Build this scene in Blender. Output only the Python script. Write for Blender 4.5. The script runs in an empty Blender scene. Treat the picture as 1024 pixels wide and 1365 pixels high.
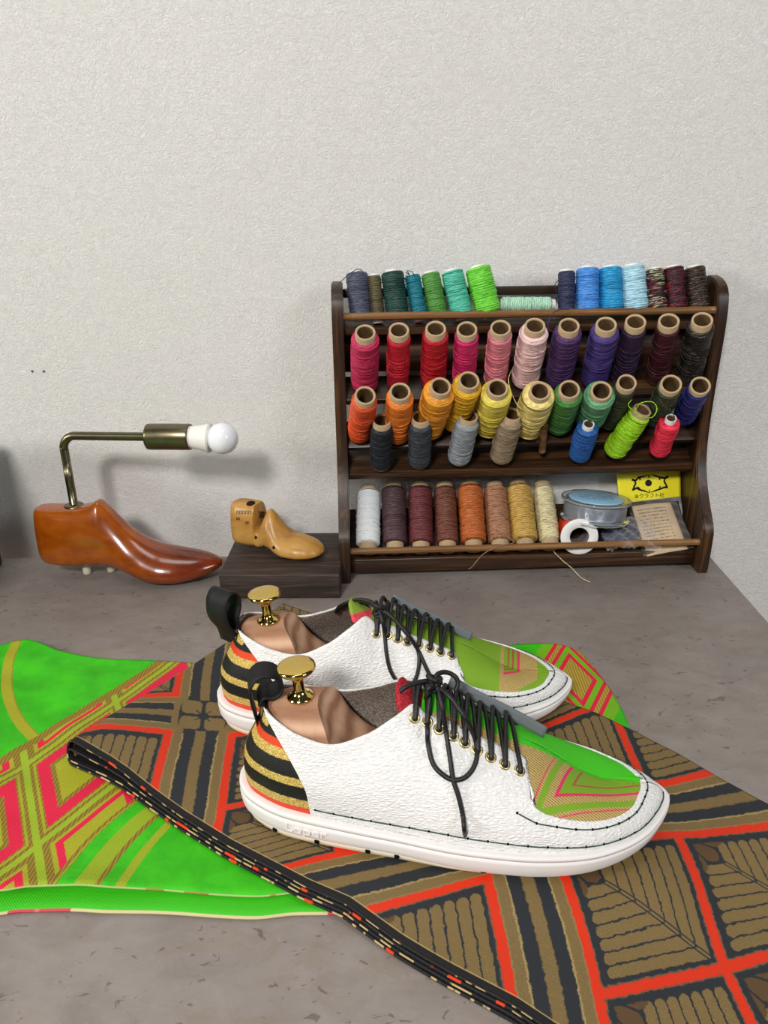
import bpy, bmesh, math, random
import numpy as np
from mathutils import Vector, Matrix
from mathutils.bvhtree import BVHTree

random.seed(7)
RNG = np.random.default_rng(7)
scene = bpy.context.scene
COL = scene.collection
PI = math.pi

# ------------------------------------------------------------------ camera
FPX, W, H = 1025.0, 1024.0, 1365.0
CAM = np.array([0.0, -0.86, 0.43])


def cam_matrix(yaw, pitch, roll):
    cy, sy = math.cos(yaw), math.sin(yaw)
    a = PI / 2 - pitch
    c, s = math.cos(roll), math.sin(roll)
    return (np.array([[cy, -sy, 0], [sy, cy, 0], [0, 0, 1]])
            @ np.array([[1, 0, 0], [0, math.cos(a), -math.sin(a)], [0, math.sin(a), math.cos(a)]])
            @ np.array([[c, -s, 0], [s, c, 0], [0, 0, 1]]))


CM = cam_matrix(math.radians(0.9), math.radians(22.2), math.radians(-0.75))


def ray(x, y):
    return CM @ np.array([(x - W / 2) / FPX, -(y - H / 2) / FPX, -1.0])


def on_z(x, y, z=0.0):
    d = ray(x, y)
    return CAM + (z - CAM[2]) / d[2] * d


def on_y(x, y, Y=0.0):
    d = ray(x, y)
    return CAM + (Y - CAM[1]) / d[1] * d


def px_scale(p):
    return FPX / -(CM.T @ (np.asarray(p) - CAM))[2]


cd = bpy.data.cameras.new('camera')
cam = bpy.data.objects.new('camera', cd)
COL.objects.link(cam)
m4 = np.eye(4)
m4[:3, :3] = CM
m4[:3, 3] = CAM
cam.matrix_world = Matrix(m4.tolist())
cd.sensor_fit = 'VERTICAL'
cd.sensor_height = 24.0
cd.lens = FPX / H * 24.0
cd.clip_start = 0.01
scene.camera = cam


# ------------------------------------------------------------------ objects
def tag(o, label=None, cat=None, group=None, kind=None):
    if label: o['label'] = label
    if cat: o['category'] = cat
    if group: o['group'] = group
    if kind: o['kind'] = kind
    return o


def empty(name, loc=(0, 0, 0), rz=0.0):
    o = bpy.data.objects.new(name, None)
    COL.objects.link(o)
    o.location = tuple(float(c) for c in loc)
    o.rotation_euler = (0, 0, rz)
    o.empty_display_size = 0.02
    return o


def mesh_obj(name, verts, faces, mats=None, parent=None, smooth=True, midx=None, attrs=None):
    me = bpy.data.meshes.new(name)
    me.from_pydata([tuple(map(float, v)) for v in verts], [], faces)
    if mats is not None:
        for mt in (mats if isinstance(mats, (list, tuple)) else [mats]):
            me.materials.append(mt)
    if midx is not None:
        me.polygons.foreach_set('material_index', np.asarray(midx, dtype=np.int32))
    me.polygons.foreach_set('use_smooth', np.full(len(me.polygons), smooth))
    if attrs:
        for an, data in attrs.items():
            a = me.attributes.new(an, 'FLOAT_VECTOR', 'POINT')
            a.data.foreach_set('vector', np.asarray(data, dtype=np.float32).ravel())
    me.update()
    o = bpy.data.objects.new(name, me)
    COL.objects.link(o)
    if parent is not None:
        o.parent = parent
    return o


def from_bm(name, bm, mats=None, parent=None, smooth=False):
    me = bpy.data.meshes.new(name)
    bmesh.ops.recalc_face_normals(bm, faces=bm.faces)
    bm.to_mesh(me)
    bm.free()
    if mats is not None:
        for mt in (mats if isinstance(mats, (list, tuple)) else [mats]):
            me.materials.append(mt)
    me.polygons.foreach_set('use_smooth', np.full(len(me.polygons), smooth))
    o = bpy.data.objects.new(name, me)
    COL.objects.link(o)
    if parent is not None:
        o.parent = parent
    return o


def weighted(o, angle=40):
    me = o.data
    me.polygons.foreach_set('use_smooth', np.full(len(me.polygons), True))
    try:
        me.set_sharp_from_angle(angle=math.radians(angle))
    except Exception:
        pass
    return o


def bm_box(bm, lo, hi, bevel=0.0, seg=2, mat=None):
    lo, hi = np.array(lo, float), np.array(hi, float)
    r = bmesh.ops.create_cube(bm, size=1.0)
    for v in r['verts']:
        v.co = Vector(((lo + hi) / 2 + np.array(v.co) * (hi - lo)).tolist())
        if mat is not None:
            v.co = mat @ v.co
    if bevel > 0:
        ed = list({e for v in r['verts'] for e in v.link_edges})
        bmesh.ops.bevel(bm, geom=ed, offset=bevel, segments=seg, affect='EDGES', profile=0.5)


def box(name, lo, hi, mat, parent=None, bevel=0.001, seg=2):
    bm = bmesh.new()
    bm_box(bm, lo, hi, bevel, seg)
    return weighted(from_bm(name, bm, mat, parent), 50)


def grid_faces(nu, nv, cu=False, cv=False, off=0, flip=False):
    f = []
    for i in range(nu if cu else nu - 1):
        for j in range(nv if cv else nv - 1):
            a = i * nv + j
            b = ((i + 1) % nu) * nv + j
            c = ((i + 1) % nu) * nv + (j + 1) % nv
            d = i * nv + (j + 1) % nv
            q = (a + off, b + off, c + off, d + off)
            f.append(q[::-1] if flip else q)
    return f


def catmull(pts, n=8, closed=False):
    P = np.asarray(pts, float)
    if closed:
        P = np.vstack([P[-1], P, P[0], P[1]])
    else:
        P = np.vstack([2 * P[0] - P[1], P, 2 * P[-1] - P[-2]])
    out = []
    for i in range(1, len(P) - 2):
        p0, p1, p2, p3 = P[i - 1:i + 3]
        for k in range(n):
            t = k / n
            out.append(0.5 * ((2 * p1) + (-p0 + p2) * t + (2 * p0 - 5 * p1 + 4 * p2 - p3) * t * t
                              + (-p0 + 3 * p1 - 3 * p2 + p3) * t ** 3))
    if not closed:
        out.append(P[-2])
    return np.array(out)


def tube_geo(path, r, n=8, closed=False, squash=None):
    P = np.asarray(path, float)
    m = len(P)
    if closed:
        T = np.roll(P, -1, 0) - np.roll(P, 1, 0)
    else:
        T = np.gradient(P, axis=0)
    T /= np.linalg.norm(T, axis=1)[:, None] + 1e-12
    up = np.array([0, 0, 1.0]) if abs(T[0][2]) < 0.9 else np.array([1.0, 0, 0])
    N = up - T[0] * (up @ T[0])
    N /= np.linalg.norm(N)
    V = []
    rr = np.broadcast_to(np.asarray(r, float), (m,))
    for i in range(m):
        N = N - T[i] * (N @ T[i])
        N /= np.linalg.norm(N) + 1e-12
        B = np.cross(T[i], N)
        for k in range(n):
            a = 2 * PI * k / n
            V.append(P[i] + rr[i] * (math.cos(a) * N + math.sin(a) * B))
    F = grid_faces(m, n, closed, True)
    if not closed:
        F.append(tuple(range(n))[::-1])
        F.append(tuple((m - 1) * n + k for k in range(n)))
    return V, F


def join_geo(geos):
    V, F = [], []
    for v, f in geos:
        o = len(V)
        V.extend(v)
        F.extend([tuple(i + o for i in q) for q in f])
    return V, F


def lathe_geo(prof, n=48):
    """prof: list of (r, z) ; revolved about z."""
    V = []
    for r, z in prof:
        for k in range(n):
            a = 2 * PI * k / n
            V.append((r * math.cos(a), r * math.sin(a), z))
    return V, grid_faces(len(prof), n, False, True, flip=True)


def hermite(xs, ys, x):
    """smooth non-uniform interpolation (Catmull style tangents, limited)."""
    xs, ys, x = np.asarray(xs, float), np.asarray(ys, float), np.asarray(x, float)
    d = np.diff(ys) / np.diff(xs)
    m = np.zeros(len(xs))
    m[0], m[-1] = d[0], d[-1]
    for i in range(1, len(xs) - 1):
        if d[i - 1] * d[i] <= 0:
            m[i] = 0
        else:
            w1 = 2 * (xs[i + 1] - xs[i]) + (xs[i] - xs[i - 1])
            w2 = (xs[i + 1] - xs[i]) + 2 * (xs[i] - xs[i - 1])
            m[i] = (w1 + w2) / (w1 / d[i - 1] + w2 / d[i])
    k = np.clip(np.searchsorted(xs, x) - 1, 0, len(xs) - 2)
    h = xs[k + 1] - xs[k]
    t = np.clip((x - xs[k]) / h, 0, 1)
    return ((2 * t ** 3 - 3 * t ** 2 + 1) * ys[k] + (t ** 3 - 2 * t ** 2 + t) * h * m[k]
            + (-2 * t ** 3 + 3 * t ** 2) * ys[k + 1] + (t ** 3 - t ** 2) * h * m[k + 1])


def sstep(x, a, b):
    t = np.clip((np.asarray(x, float) - a) / (b - a), 0, 1)
    return t * t * (3 - 2 * t)


def tps(pts, vals, lam=1e-5):
    P = np.asarray(pts, float)[:, :2]
    n = len(P)

    def U(r2):
        return 0.5 * r2 * np.log(r2 + 1e-12)
    K = U(((P[:, None] - P[None]) ** 2).sum(-1)) + lam * np.eye(n)
    A = np.zeros((n + 3, n + 3))
    A[:n, :n] = K
    A[:n, n] = 1
    A[:n, n + 1:] = P
    A[n, :n] = 1
    A[n + 1:, :n] = P.T
    sol = np.linalg.solve(A, np.concatenate([vals, [0, 0, 0]]))

    def f(Q):
        Q = np.asarray(Q, float)
        k = U(((Q[:, None, :2] - P[None]) ** 2).sum(-1))
        return k @ sol[:n] + sol[n] + Q[:, :2] @ sol[n + 1:]
    return f


# ------------------------------------------------------------------ materials
def lin(c):
    """sRGB 0..255 -> linear"""
    o = []
    for v in c[:3]:
        v = v / 255.0
        o.append(v / 12.92 if v <= 0.04045 else ((v + 0.055) / 1.055) ** 2.4)
    return (o[0], o[1], o[2], 1.0)


class NT:
    """small expression builder for node materials"""

    def __init__(self, name, rough=0.5, spec=0.5, metal=0.0):
        self.mat = bpy.data.materials.new(name)
        self.mat.use_nodes = True
        self.nt = self.mat.node_tree
        self.bsdf = self.nt.nodes['Principled BSDF']
        self.bsdf.inputs['Roughness'].default_value = rough
        self.bsdf.inputs['Specular IOR Level'].default_value = spec
        self.bsdf.inputs['Metallic'].default_value = metal

    def node(self, t, **kw):
        n = self.nt.nodes.new(t)
        for k, v in kw.items():
            setattr(n, k, v)
        return n

    def put(self, sock, v):
        if isinstance(v, E):
            v = v.s
        if isinstance(v, (int, float)):
            sock.default_value = v
        elif isinstance(v, tuple):
            sock.default_value = v
        else:
            self.nt.links.new(v, sock)

    def m(self, op, a, b=0.0, c=None):
        n = self.node('ShaderNodeMath', operation=op)
        self.put(n.inputs[0], a)
        self.put(n.inputs[1], b)
        if c is not None:
            self.put(n.inputs[2], c)
        return E(self, n.outputs[0])

    def attr(self, name):
        n = self.node('ShaderNodeAttribute', attribute_name=name)
        s = self.node('ShaderNodeSeparateXYZ')
        self.nt.links.new(n.outputs['Vector'], s.inputs[0])
        return E(self, s.outputs[0]), E(self, s.outputs[1]), E(self, s.outputs[2])

    def obj(self):
        return self.node('ShaderNodeTexCoord').outputs['Object']

    def vec(self, x, y, z=0.0):
        n = self.node('ShaderNodeCombineXYZ')
        self.put(n.inputs[0], x)
        self.put(n.inputs[1], y)
        self.put(n.inputs[2], z)
        return n.outputs[0]

    def xyz(self, v):
        s = self.node('ShaderNodeSeparateXYZ')
        self.nt.links.new(v, s.inputs[0])
        return E(self, s.outputs[0]), E(self, s.outputs[1]), E(self, s.outputs[2])

    def scale(self, v, sx, sy=None, sz=None):
        n = self.node('ShaderNodeMapping')
        self.nt.links.new(v, n.inputs[0])
        n.inputs['Scale'].default_value = (sx, sx if sy is None else sy, sx if sz is None else sz)
        return n.outputs[0]

    def noise(self, v=None, scale=5.0, detail=3.0, rough=0.5, dist=0.0):
        n = self.node('ShaderNodeTexNoise')
        if v is not None:
            self.nt.links.new(v, n.inputs['Vector'])
        n.inputs['Scale'].default_value = scale
        n.inputs['Detail'].default_value = detail
        n.inputs['Roughness'].default_value = rough
        n.inputs['Distortion'].default_value = dist
        return E(self, n.outputs[0])

    def voro(self, v=None, scale=5.0, feature='F1', rnd=1.0):
        n = self.node('ShaderNodeTexVoronoi', feature=feature)
        if v is not None:
            self.nt.links.new(v, n.inputs['Vector'])
        n.inputs['Scale'].default_value = scale
        n.inputs['Randomness'].default_value = rnd
        return E(self, n.outputs['Distance'])

    def wave(self, v, scale, dist=0.0, detail=2.0, dscale=1.0, direction='X', prof='SIN', kind='BANDS'):
        n = self.node('ShaderNodeTexWave', wave_type=kind, wave_profile=prof)
        if kind == 'BANDS':
            n.bands_direction = direction
        self.nt.links.new(v, n.inputs['Vector'])
        n.inputs['Scale'].default_value = scale
        n.inputs['Distortion'].default_value = dist
        n.inputs['Detail'].default_value = detail
        n.inputs['Detail Scale'].default_value = dscale
        return E(self, n.outputs['Fac'])

    def ss(self, x, a, b):
        n = self.node('ShaderNodeMapRange', interpolation_type='SMOOTHSTEP')
        self.put(n.inputs[0], x)
        n.inputs[1].default_value = a
        n.inputs[2].default_value = b
        return E(self, n.outputs[0])

    def lt(self, x, edge, aa=0.01):
        """1 where x < edge"""
        return self.ss(x, edge + aa, edge - aa) if False else (1.0 - self.ss(x, edge - aa, edge + aa))

    def mix(self, f, a, b):
        n = self.node('ShaderNodeMix', data_type='RGBA')
        self.put(n.inputs[0], f)
        self.put(n.inputs[6], a)
        self.put(n.inputs[7], b)
        return n.outputs[2]

    def ramp(self, f, stops, interp='LINEAR'):
        n = self.node('ShaderNodeValToRGB')
        n.color_ramp.interpolation = interp
        el = n.color_ramp.elements
        while len(el) < len(stops):
            el.new(0.5)
        for e, (p, c) in zip(el, stops):
            e.position = p
            e.color = c
        self.put(n.inputs[0], f)
        return n.outputs[0]

    def color(self, c):
        self.put(self.bsdf.inputs['Base Color'], c)
        return self

    def set(self, key, v):
        self.put(self.bsdf.inputs[key], v)
        return self

    def bump(self, h, strength=0.3, dist=0.001):
        n = self.node('ShaderNodeBump')
        n.inputs['Strength'].default_value = strength
        n.inputs['Distance'].default_value = dist
        self.put(n.inputs['Height'], h)
        self.nt.links.new(n.outputs[0], self.bsdf.inputs['Normal'])
        return self


class E:
    def __init__(self, t, s):
        self.t, self.s = t, s

    def __add__(self, o): return self.t.m('ADD', self, o)
    __radd__ = __add__
    def __sub__(self, o): return self.t.m('SUBTRACT', self, o)
    def __rsub__(self, o): return self.t.m('SUBTRACT', o, self)
    def __mul__(self, o): return self.t.m('MULTIPLY', self, o)
    __rmul__ = __mul__
    def __truediv__(self, o): return self.t.m('DIVIDE', self, o)
    def abs(self): return self.t.m('ABSOLUTE', self)
    def mod(self, p): return self.t.m('FLOORED_MODULO', self, p)
    def max(self, o): return self.t.m('MAXIMUM', self, o)
    def min(self, o): return self.t.m('MINIMUM', self, o)
    def sqrt(self): return self.t.m('SQRT', self)
    def pow(self, p): return self.t.m('POWER', self, p)


def plain(name, c, rough=0.5, spec=0.5, metal=0.0, noise=0.0, nscale=200.0, bump=0.0, bscale=600.0):
    t = NT(name, rough, spec, metal)
    c = lin(c)
    v = t.obj()
    f = t.noise(v, nscale, 3.0)
    dark = tuple(x * (1 - noise) for x in c[:3]) + (1,)
    light = tuple(min(1, x * (1 + noise)) for x in c[:3]) + (1,)
    t.color(t.mix(f, dark, light))
    if bump:
        t.bump(t.noise(v, bscale, 3.0), bump, 0.0006)
    return t.mat


def wood(name, dark, mid, light, rough=0.4, axis=0, scale=60.0, stretch=0.06, spec=0.5, bump=0.15, coat=0.0):
    t = NT(name, rough, spec)
    s = [1.0, 1.0, 1.0]
    s[axis] = stretch
    v = t.scale(t.obj(), *s)
    n1 = t.noise(v, scale, 6.0, 0.65, 1.2)
    n2 = t.noise(v, scale * 5, 4.0, 0.6)
    f = n1 * 0.7 + n2 * 0.3
    t.color(t.ramp(f, [(0.32, lin(dark)), (0.5, lin(mid)), (0.68, lin(light))]))
    t.bump(f, bump, 0.001)
    if coat:
        t.bsdf.inputs['Coat Weight'].default_value = coat
        t.bsdf.inputs['Coat Roughness'].default_value = 0.12
    return t.mat


# ---- wall paper
t = NT('wallpaper', 0.75, 0.3)
v = t.obj()
wv = t.scale(v, 1.0, 1.0, 1.0)
n1 = t.noise(wv, 150.0, 5.0, 0.62, 2.2)
n2 = t.noise(wv, 60.0, 4.0, 0.6, 2.6)
n3 = t.noise(wv, 330.0, 3.0, 0.6)
ridge = (n1 - 0.5).abs() * 2.0
ridge2 = (n2 - 0.5).abs() * 2.0
t.color(t.mix(t.noise(v, 3.0, 3.0), lin((226, 224, 220)), lin((233, 231, 228))))
t.bump(ridge * -1.0 + ridge2 * -0.5 + n3 * 0.35, 0.66, 0.0027)
M_WALL = t.mat

# ---- desk laminate (grey stone with small brown pits)
t = NT('stone_laminate', 0.55, 0.35)
v = t.obj()
vs = t.scale(v, 0.60, 1.0, 1.0)
big = t.noise(v, 9.0, 5.0, 0.6, 0.6)
mid = t.noise(vs, 45.0, 5.0, 0.65, 0.8)
spk = t.noise(vs, 130.0, 3.0, 0.55, 1.2)
spk2 = t.noise(v, 420.0, 2.0, 0.5)
base = t.mix(t.ss(big * 0.55 + mid * 0.45, 0.36, 0.64), lin((134, 125, 119)), lin((151, 142, 136)))
warm = t.mix(t.ss(t.noise(vs, 26.0, 4.0, 0.6, 1.0), 0.54, 0.68) * 0.45, base, lin((136, 122, 108)))
pit = t.ss(spk, 0.632, 0.68) * 0.62
c = t.mix(pit, warm, lin((88, 78, 72)))
c = t.mix(t.ss(spk2, 0.60, 0.75) * 0.22, c, lin((178, 170, 166)))
t.color(c)
t.bump(spk2 * 0.3 + spk * -0.4, 0.08, 0.001)
M_DESK = t.mat

# ---- rack wood and other woods
M_RACK = {}
for ax, nm in ((0, 'x'), (2, 'z')):
    M_RACK[nm] = wood('stained_wood_' + nm, (18, 10, 6), (50, 31, 17), (104, 70, 38), 0.38, ax, 55.0, 0.05)
M_ROD = wood('oiled_rod_wood', (70, 44, 22), (116, 80, 42), (156, 114, 66), 0.4, 0, 70.0, 0.05)
M_BLOCK = wood('dark_oak', (26, 19, 16), (52, 40, 33), (92, 76, 64), 0.6, 0, 85.0, 0.07, bump=0.4)
M_BOX = wood('dark_brown_wood', (22, 16, 12), (44, 33, 24), (66, 52, 38), 0.5, 2, 50.0, 0.08)
t = NT('pale_cedar', 0.62, 0.3)
v = t.obj()
w = t.wave(t.scale(v, 0.55, 1.0, 1.0), 26.0, 3.0, 2.0, 1.2, 'Z', 'SIN')
f = t.noise(t.scale(v, 0.15, 1.0, 1.0), 60.0, 5.0, 0.6)
t.color(t.ramp(w * 0.45 + f * 0.55, [(0.28, lin((156, 112, 86))), (0.5, lin((190, 146, 116))), (0.74, lin((210, 170, 140)))]))
t.bump(f, 0.05, 0.001)
M_TREE = t.mat

t = NT('orange_lacquered_wood', 0.22, 0.5)
v = t.obj()
f = t.noise(t.scale(v, 0.25, 1.0, 0.7), 60.0, 6.0, 0.6, 1.0)
g = t.noise(v, 30.0, 4.0, 0.6)
sp = t.noise(v, 500.0, 2.0, 0.5)
ox, oy, oz = t.xyz(v)
red = t.ss(ox, 0.075, 0.19)
c1 = t.ramp(f * 0.55 + g * 0.45, [(0.3, lin((120, 54, 4))), (0.5, lin((158, 76, 6))), (0.7, lin((184, 100, 14)))])
c2 = t.ramp(f * 0.7 + g * 0.3, [(0.3, lin((70, 20, 6))), (0.5, lin((118, 42, 8))), (0.7, lin((148, 62, 16)))])
c = t.mix(red, c1, c2)
t.color(t.mix(t.ss(sp, 0.68, 0.74) * 0.5, c, lin((110, 50, 14))))
t.bsdf.inputs['Coat Weight'].default_value = 0.6
t.bsdf.inputs['Coat Roughness'].default_value = 0.08
M_LASTO = t.mat

t = NT('worn_maple', 0.34, 0.5)
v = t.obj()
f = t.noise(t.scale(v, 0.35, 1.0, 0.8), 55.0, 6.0, 0.6, 0.8)
c = t.ramp(f, [(0.3, lin((146, 100, 38))), (0.5, lin((178, 130, 60))), (0.72, lin((200, 156, 84)))])
st = t.noise(v, 900.0, 2.0, 0.6)
c = t.mix(t.ss(st, 0.66, 0.72) * 0.55, c, lin((110, 72, 30)))
t.color(c)
M_LASTT = t.mat

t = NT('antique_brass', 0.32, 0.5, 1.0)
v = t.obj()
t.color(t.mix(t.noise(v, 90.0, 3.0), lin((104, 97, 76)), lin((138, 129, 102))))
M_ABRASS = t.mat
t = NT('polished_brass', 0.1, 0.5, 1.0)
t.color(t.mix(t.noise(t.obj(), 300.0, 2.0), lin((214, 182, 96)), lin((226, 196, 112))))
M_BRASS = t.mat
M_EYE = plain('eyelet_brass', (206, 190, 136), 0.36, 0.5, 1.0, 0.06)
t = NT('bulb_glass', 0.12, 0.5)
t.color(t.mix(t.noise(t.obj(), 20.0), lin((236, 238, 244)), lin((240, 242, 247))))
t.bsdf.inputs['Subsurface Weight'].default_value = 0.25
t.bsdf.inputs['Subsurface Radius'].default_value = (0.02, 0.02, 0.02)
M_BULB = t.mat
M_BULBB = plain('bulb_plastic', (236, 233, 226), 0.4, 0.5, 0, 0.02)
M_SOLE = plain('white_rubber', (232, 229, 226), 0.5, 0.4, 0, 0.02, 60.0, 0.08, 900.0)
M_CREAM = plain('cream_rubber', (226, 214, 190), 0.6, 0.3, 0, 0.04)
M_LACE = plain('black_waxed_cord', (16, 16, 17), 0.42, 0.5, 0, 0.3, 500.0, 0.5, 1500.0)
M_BLACK = plain('black_ribbon', (18, 18, 19), 0.6, 0.35, 0, 0.2, 300.0, 0.4, 1800.0)
M_BLACKP = plain('black_print', (22, 20, 18), 0.6, 0.2, 0, 0.1)
M_STITCH = plain('dark_green_thread', (48, 76, 58), 0.6, 0.3, 0, 0.2)
M_DOT = plain('stitch_hole', (10, 12, 10), 0.8, 0.1, 0, 0.1)
M_SUEDE = NT('grey_suede', 0.95, 0.1)
_v = M_SUEDE.obj()
M_SUEDE.color(M_SUEDE.mix(M_SUEDE.ss(M_SUEDE.noise(_v, 900.0, 3.0, 0.7), 0.4, 0.62), lin((104, 94, 86)), lin((168, 158, 148))))
M_SUEDE.bump(M_SUEDE.noise(_v, 1200.0, 3.0), 0.6, 0.001)
M_SUEDE = M_SUEDE.mat
M_LINING = plain('grey_lining', (112, 118, 122), 0.6, 0.3, 0, 0.12)
t = NT('red_suede', 0.95, 0.1)
t.color(t.mix(t.ss(t.noise(t.obj(), 700.0, 3.0, 0.7), 0.38, 0.62), lin((150, 28, 40)), lin((206, 66, 74))))
t.bump(t.noise(t.obj(), 900.0, 3.0), 0.8, 0.001)
M_RED = t.mat

t = NT('white_pebbled_leather', 0.36, 0.5)
v = t.obj()
vw = t.scale(v, 0.42, 1.0, 1.05)
d1 = t.node('ShaderNodeVectorMath', operation='ADD')
nz = t.node('ShaderNodeTexNoise')
t.nt.links.new(vw, nz.inputs['Vector'])
nz.inputs['Scale'].default_value = 160.0
nz.inputs['Detail'].default_value = 3.0
ms = t.node('ShaderNodeVectorMath', operation='SCALE')
t.nt.links.new(nz.outputs['Color'], ms.inputs[0])
ms.inputs['Scale'].default_value = 0.0042
t.nt.links.new(vw, d1.inputs[0])
t.nt.links.new(ms.outputs[0], d1.inputs[1])
cells = t.voro(d1.outputs[0], 470.0, 'DISTANCE_TO_EDGE')
fine = t.noise(v, 1400.0, 3.0)
t.color(t.mix(t.ss(cells, 0.0, 0.12), lin((226, 225, 223)), lin((238, 237, 235))))
t.bump(t.ss(cells, 0.0, 0.42) + fine * 0.10 + t.noise(vw, 150.0, 3.0) * 1.1, 0.60, 0.0008)
M_LEATHER = t.mat


# ---- brown brocade pattern
def brocade(name):
    t = NT(name, 0.62, 0.35)
    u, v, e = t.attr('pat')
    o = t.obj()
    jit = t.noise(o, 1500.0, 2.0, 0.5)
    jit2 = t.noise(o, 260.0, 2.0, 0.5)
    u = u + (jit - 0.5) * 0.035 + (jit2 - 0.5) * 0.06
    v = v + (jit - 0.5) * 0.035 + (jit2 - 0.5) * 0.06
    P = 4.5
    U, V = u.mod(P), v.mod(P)
    aa = 0.012
    # band coordinates
    def band(c):
        inb = t.lt(c, 1.0, aa)                       # in the stripe band
        d = (c - 0.5).abs()
        navy = t.ss(d, 0.085 - aa, 0.085 + aa) * t.lt(d, 0.275, aa)
        return inb, navy, d
    bu, nu, du = band(U)
    bv, nv, dv = band(V)
    # distance to the nearest orange line
    def line(c):
        a = (c - 1.0).abs().min((c - 2.75).abs())
        return a.min(c.abs()).min((c - P).abs())
    lu, lv = line(U), line(V)
    hw = 0.062
    blkU, blkV = 1.0 - bu, 1.0 - bv
    # extended block test: includes half of the line itself
    inU = t.ss((U - 0.5).abs(), 0.5 - hw - aa, 0.5 - hw + aa)
    inV = t.ss((V - 0.5).abs(), 0.5 - hw - aa, 0.5 - hw + aa)
    orange = (t.lt(lu, hw, aa) * inV).max(t.lt(lv, hw, aa) * inU)
    gold_edge = ((t.lt((lu - hw - 0.008).abs(), 0.008, aa) * inV).max(t.lt((lv - hw - 0.008).abs(), 0.008, aa) * inU))
    # leaf squares
    a = ((U - 1.0) / 1.75).mod(1.0)
    b = ((V - 1.0) / 1.75).mod(1.0)
    N = 9.0
    def lobes(p, q):
        # stripes across p, running along q from the border to the diagonal
        k = ((p - 0.10) * (N / 0.83)).mod(1.0)
        kk = (k - 0.5).abs() * 2.0
        sep = t.lt(kk, 0.86, 0.05)
        scal = kk.pow(3.0) * 0.045 + 0.100
        qq = q - scal
        return sep * t.ss(qq, -0.006, 0.006) * t.lt(p, 0.93, 0.006) * t.ss(p, 0.284, 0.290)
    up = t.ss(a - b, -0.004, 0.004)
    lob = lobes(a, b) * up + lobes(b, a) * (1.0 - up)
    rib = (a - b).abs()
    ribg = t.ss(rib, 0.022, 0.03).max(t.lt(rib, 0.012, 0.003) * t.ss(a, 0.14, 0.15))
    lob = lob * ribg
    # bud of a few petals in the corner
    r = (a * a + b * b).sqrt()
    ang = t.m('ARCTAN2', b, a) / (PI / 2)
    pk = ((ang * 3.0).mod(1.0) - 0.5).abs() * 2.0
    rmax = 0.36 - pk.pow(2.0) * 0.09
    bud = t.lt(r - rmax, 0.0, 0.006) * t.lt(pk, 0.88, 0.05) * t.ss(a.min(b), 0.088, 0.1) * t.ss(r, 0.13, 0.14)
    # colours
    twill = t.wave(t.scale(o, 1.0, 1.0, 1.0), 420.0, 0.6, 1.0, 1.0, 'DIAGONAL')
    spk = t.noise(o, 2600.0, 1.0, 0.5)
    gold = t.mix(twill, lin((100, 82, 48)), lin((132, 110, 68)))
    gold = t.mix(t.ss(spk, 0.62, 0.72) * 0.5, gold, lin((196, 164, 92)))
    navy_c = t.mix(twill, lin((30, 33, 38)), lin((42, 46, 52)))
    org_c = t.mix(twill, lin((202, 38, 8)), lin((224, 54, 14)))
    black = lin((20, 19, 20))
    pale = lin((196, 170, 108))
    # crossing flower
    cu, cv = du, dv
    pu, pv = (cu - 0.2).abs(), (cv - 0.2).abs()
    petal = t.lt((pu.pow(4.0) + pv.pow(4.0)).pow(0.25), 0.168, 0.010)
    petal = petal * (1.0 - t.lt((cu - cv).abs(), 0.018, 0.008) * t.lt(cu + cv, 0.26, 0.01))
    fring = t.lt((cu.pow(4.0) + cv.pow(4.0)).pow(0.25), 0.40, 0.012)
    # assemble
    col = navy_c
    block = blkU * blkV
    col = t.mix(block * lob, col, gold)
    col = t.mix(block * bud, col, t.mix(twill, lin((76, 56, 34)), lin((100, 76, 46))))
    stripeU = bu * (1.0 - nu)
    stripeV = bv * (1.0 - nv)
    # band cells (not crossing)
    col = t.mix(bu * blkV * (1.0 - nu), col, gold)
    col = t.mix(bv * blkU * (1.0 - nv), col, gold)
    cross = bu * bv
    goldx = ((1.0 - nu) * (1.0 - nv)).max(t.lt(du, 0.085, aa)).max(t.lt(dv, 0.085, aa) * t.ss(nu, 0.5, 0.9) * 0.0)
    goldx = (1.0 - nu)
    col = t.mix(cross * goldx, col, gold)
    col = t.mix(cross * (1.0 - goldx), col, navy_c)
    col = t.mix(cross * fring, col, navy_c)
    col = t.mix(cross * petal, col, gold)
    nedge = (t.lt(((du - 0.275).abs()), 0.012, 0.01) * bu * blkV).max(t.lt(((dv - 0.275).abs()), 0.012, 0.01) * bv * blkU)
    col = t.mix(nedge * 0.55, col, pale)
    col = t.mix(gold_edge * 0.22, col, pale)
    col = t.mix(orange, col, org_c)
    # black selvedge along the front edge, closed by a broken gold thread
    col = t.mix(t.lt((e - 0.0052).abs(), 0.0004, 0.0002) * 0.6, col, pale)
    col = t.mix(t.lt(e, 0.0048, 0.0004), col, black)
    t.color(col)
    t.bump(twill * 0.5 + jit * 0.8 + lob * 0.8, 0.25, 0.0006)
    t.set('Roughness', 0.6)
    return t.mat


M_BROC = brocade('brown_brocade')

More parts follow.
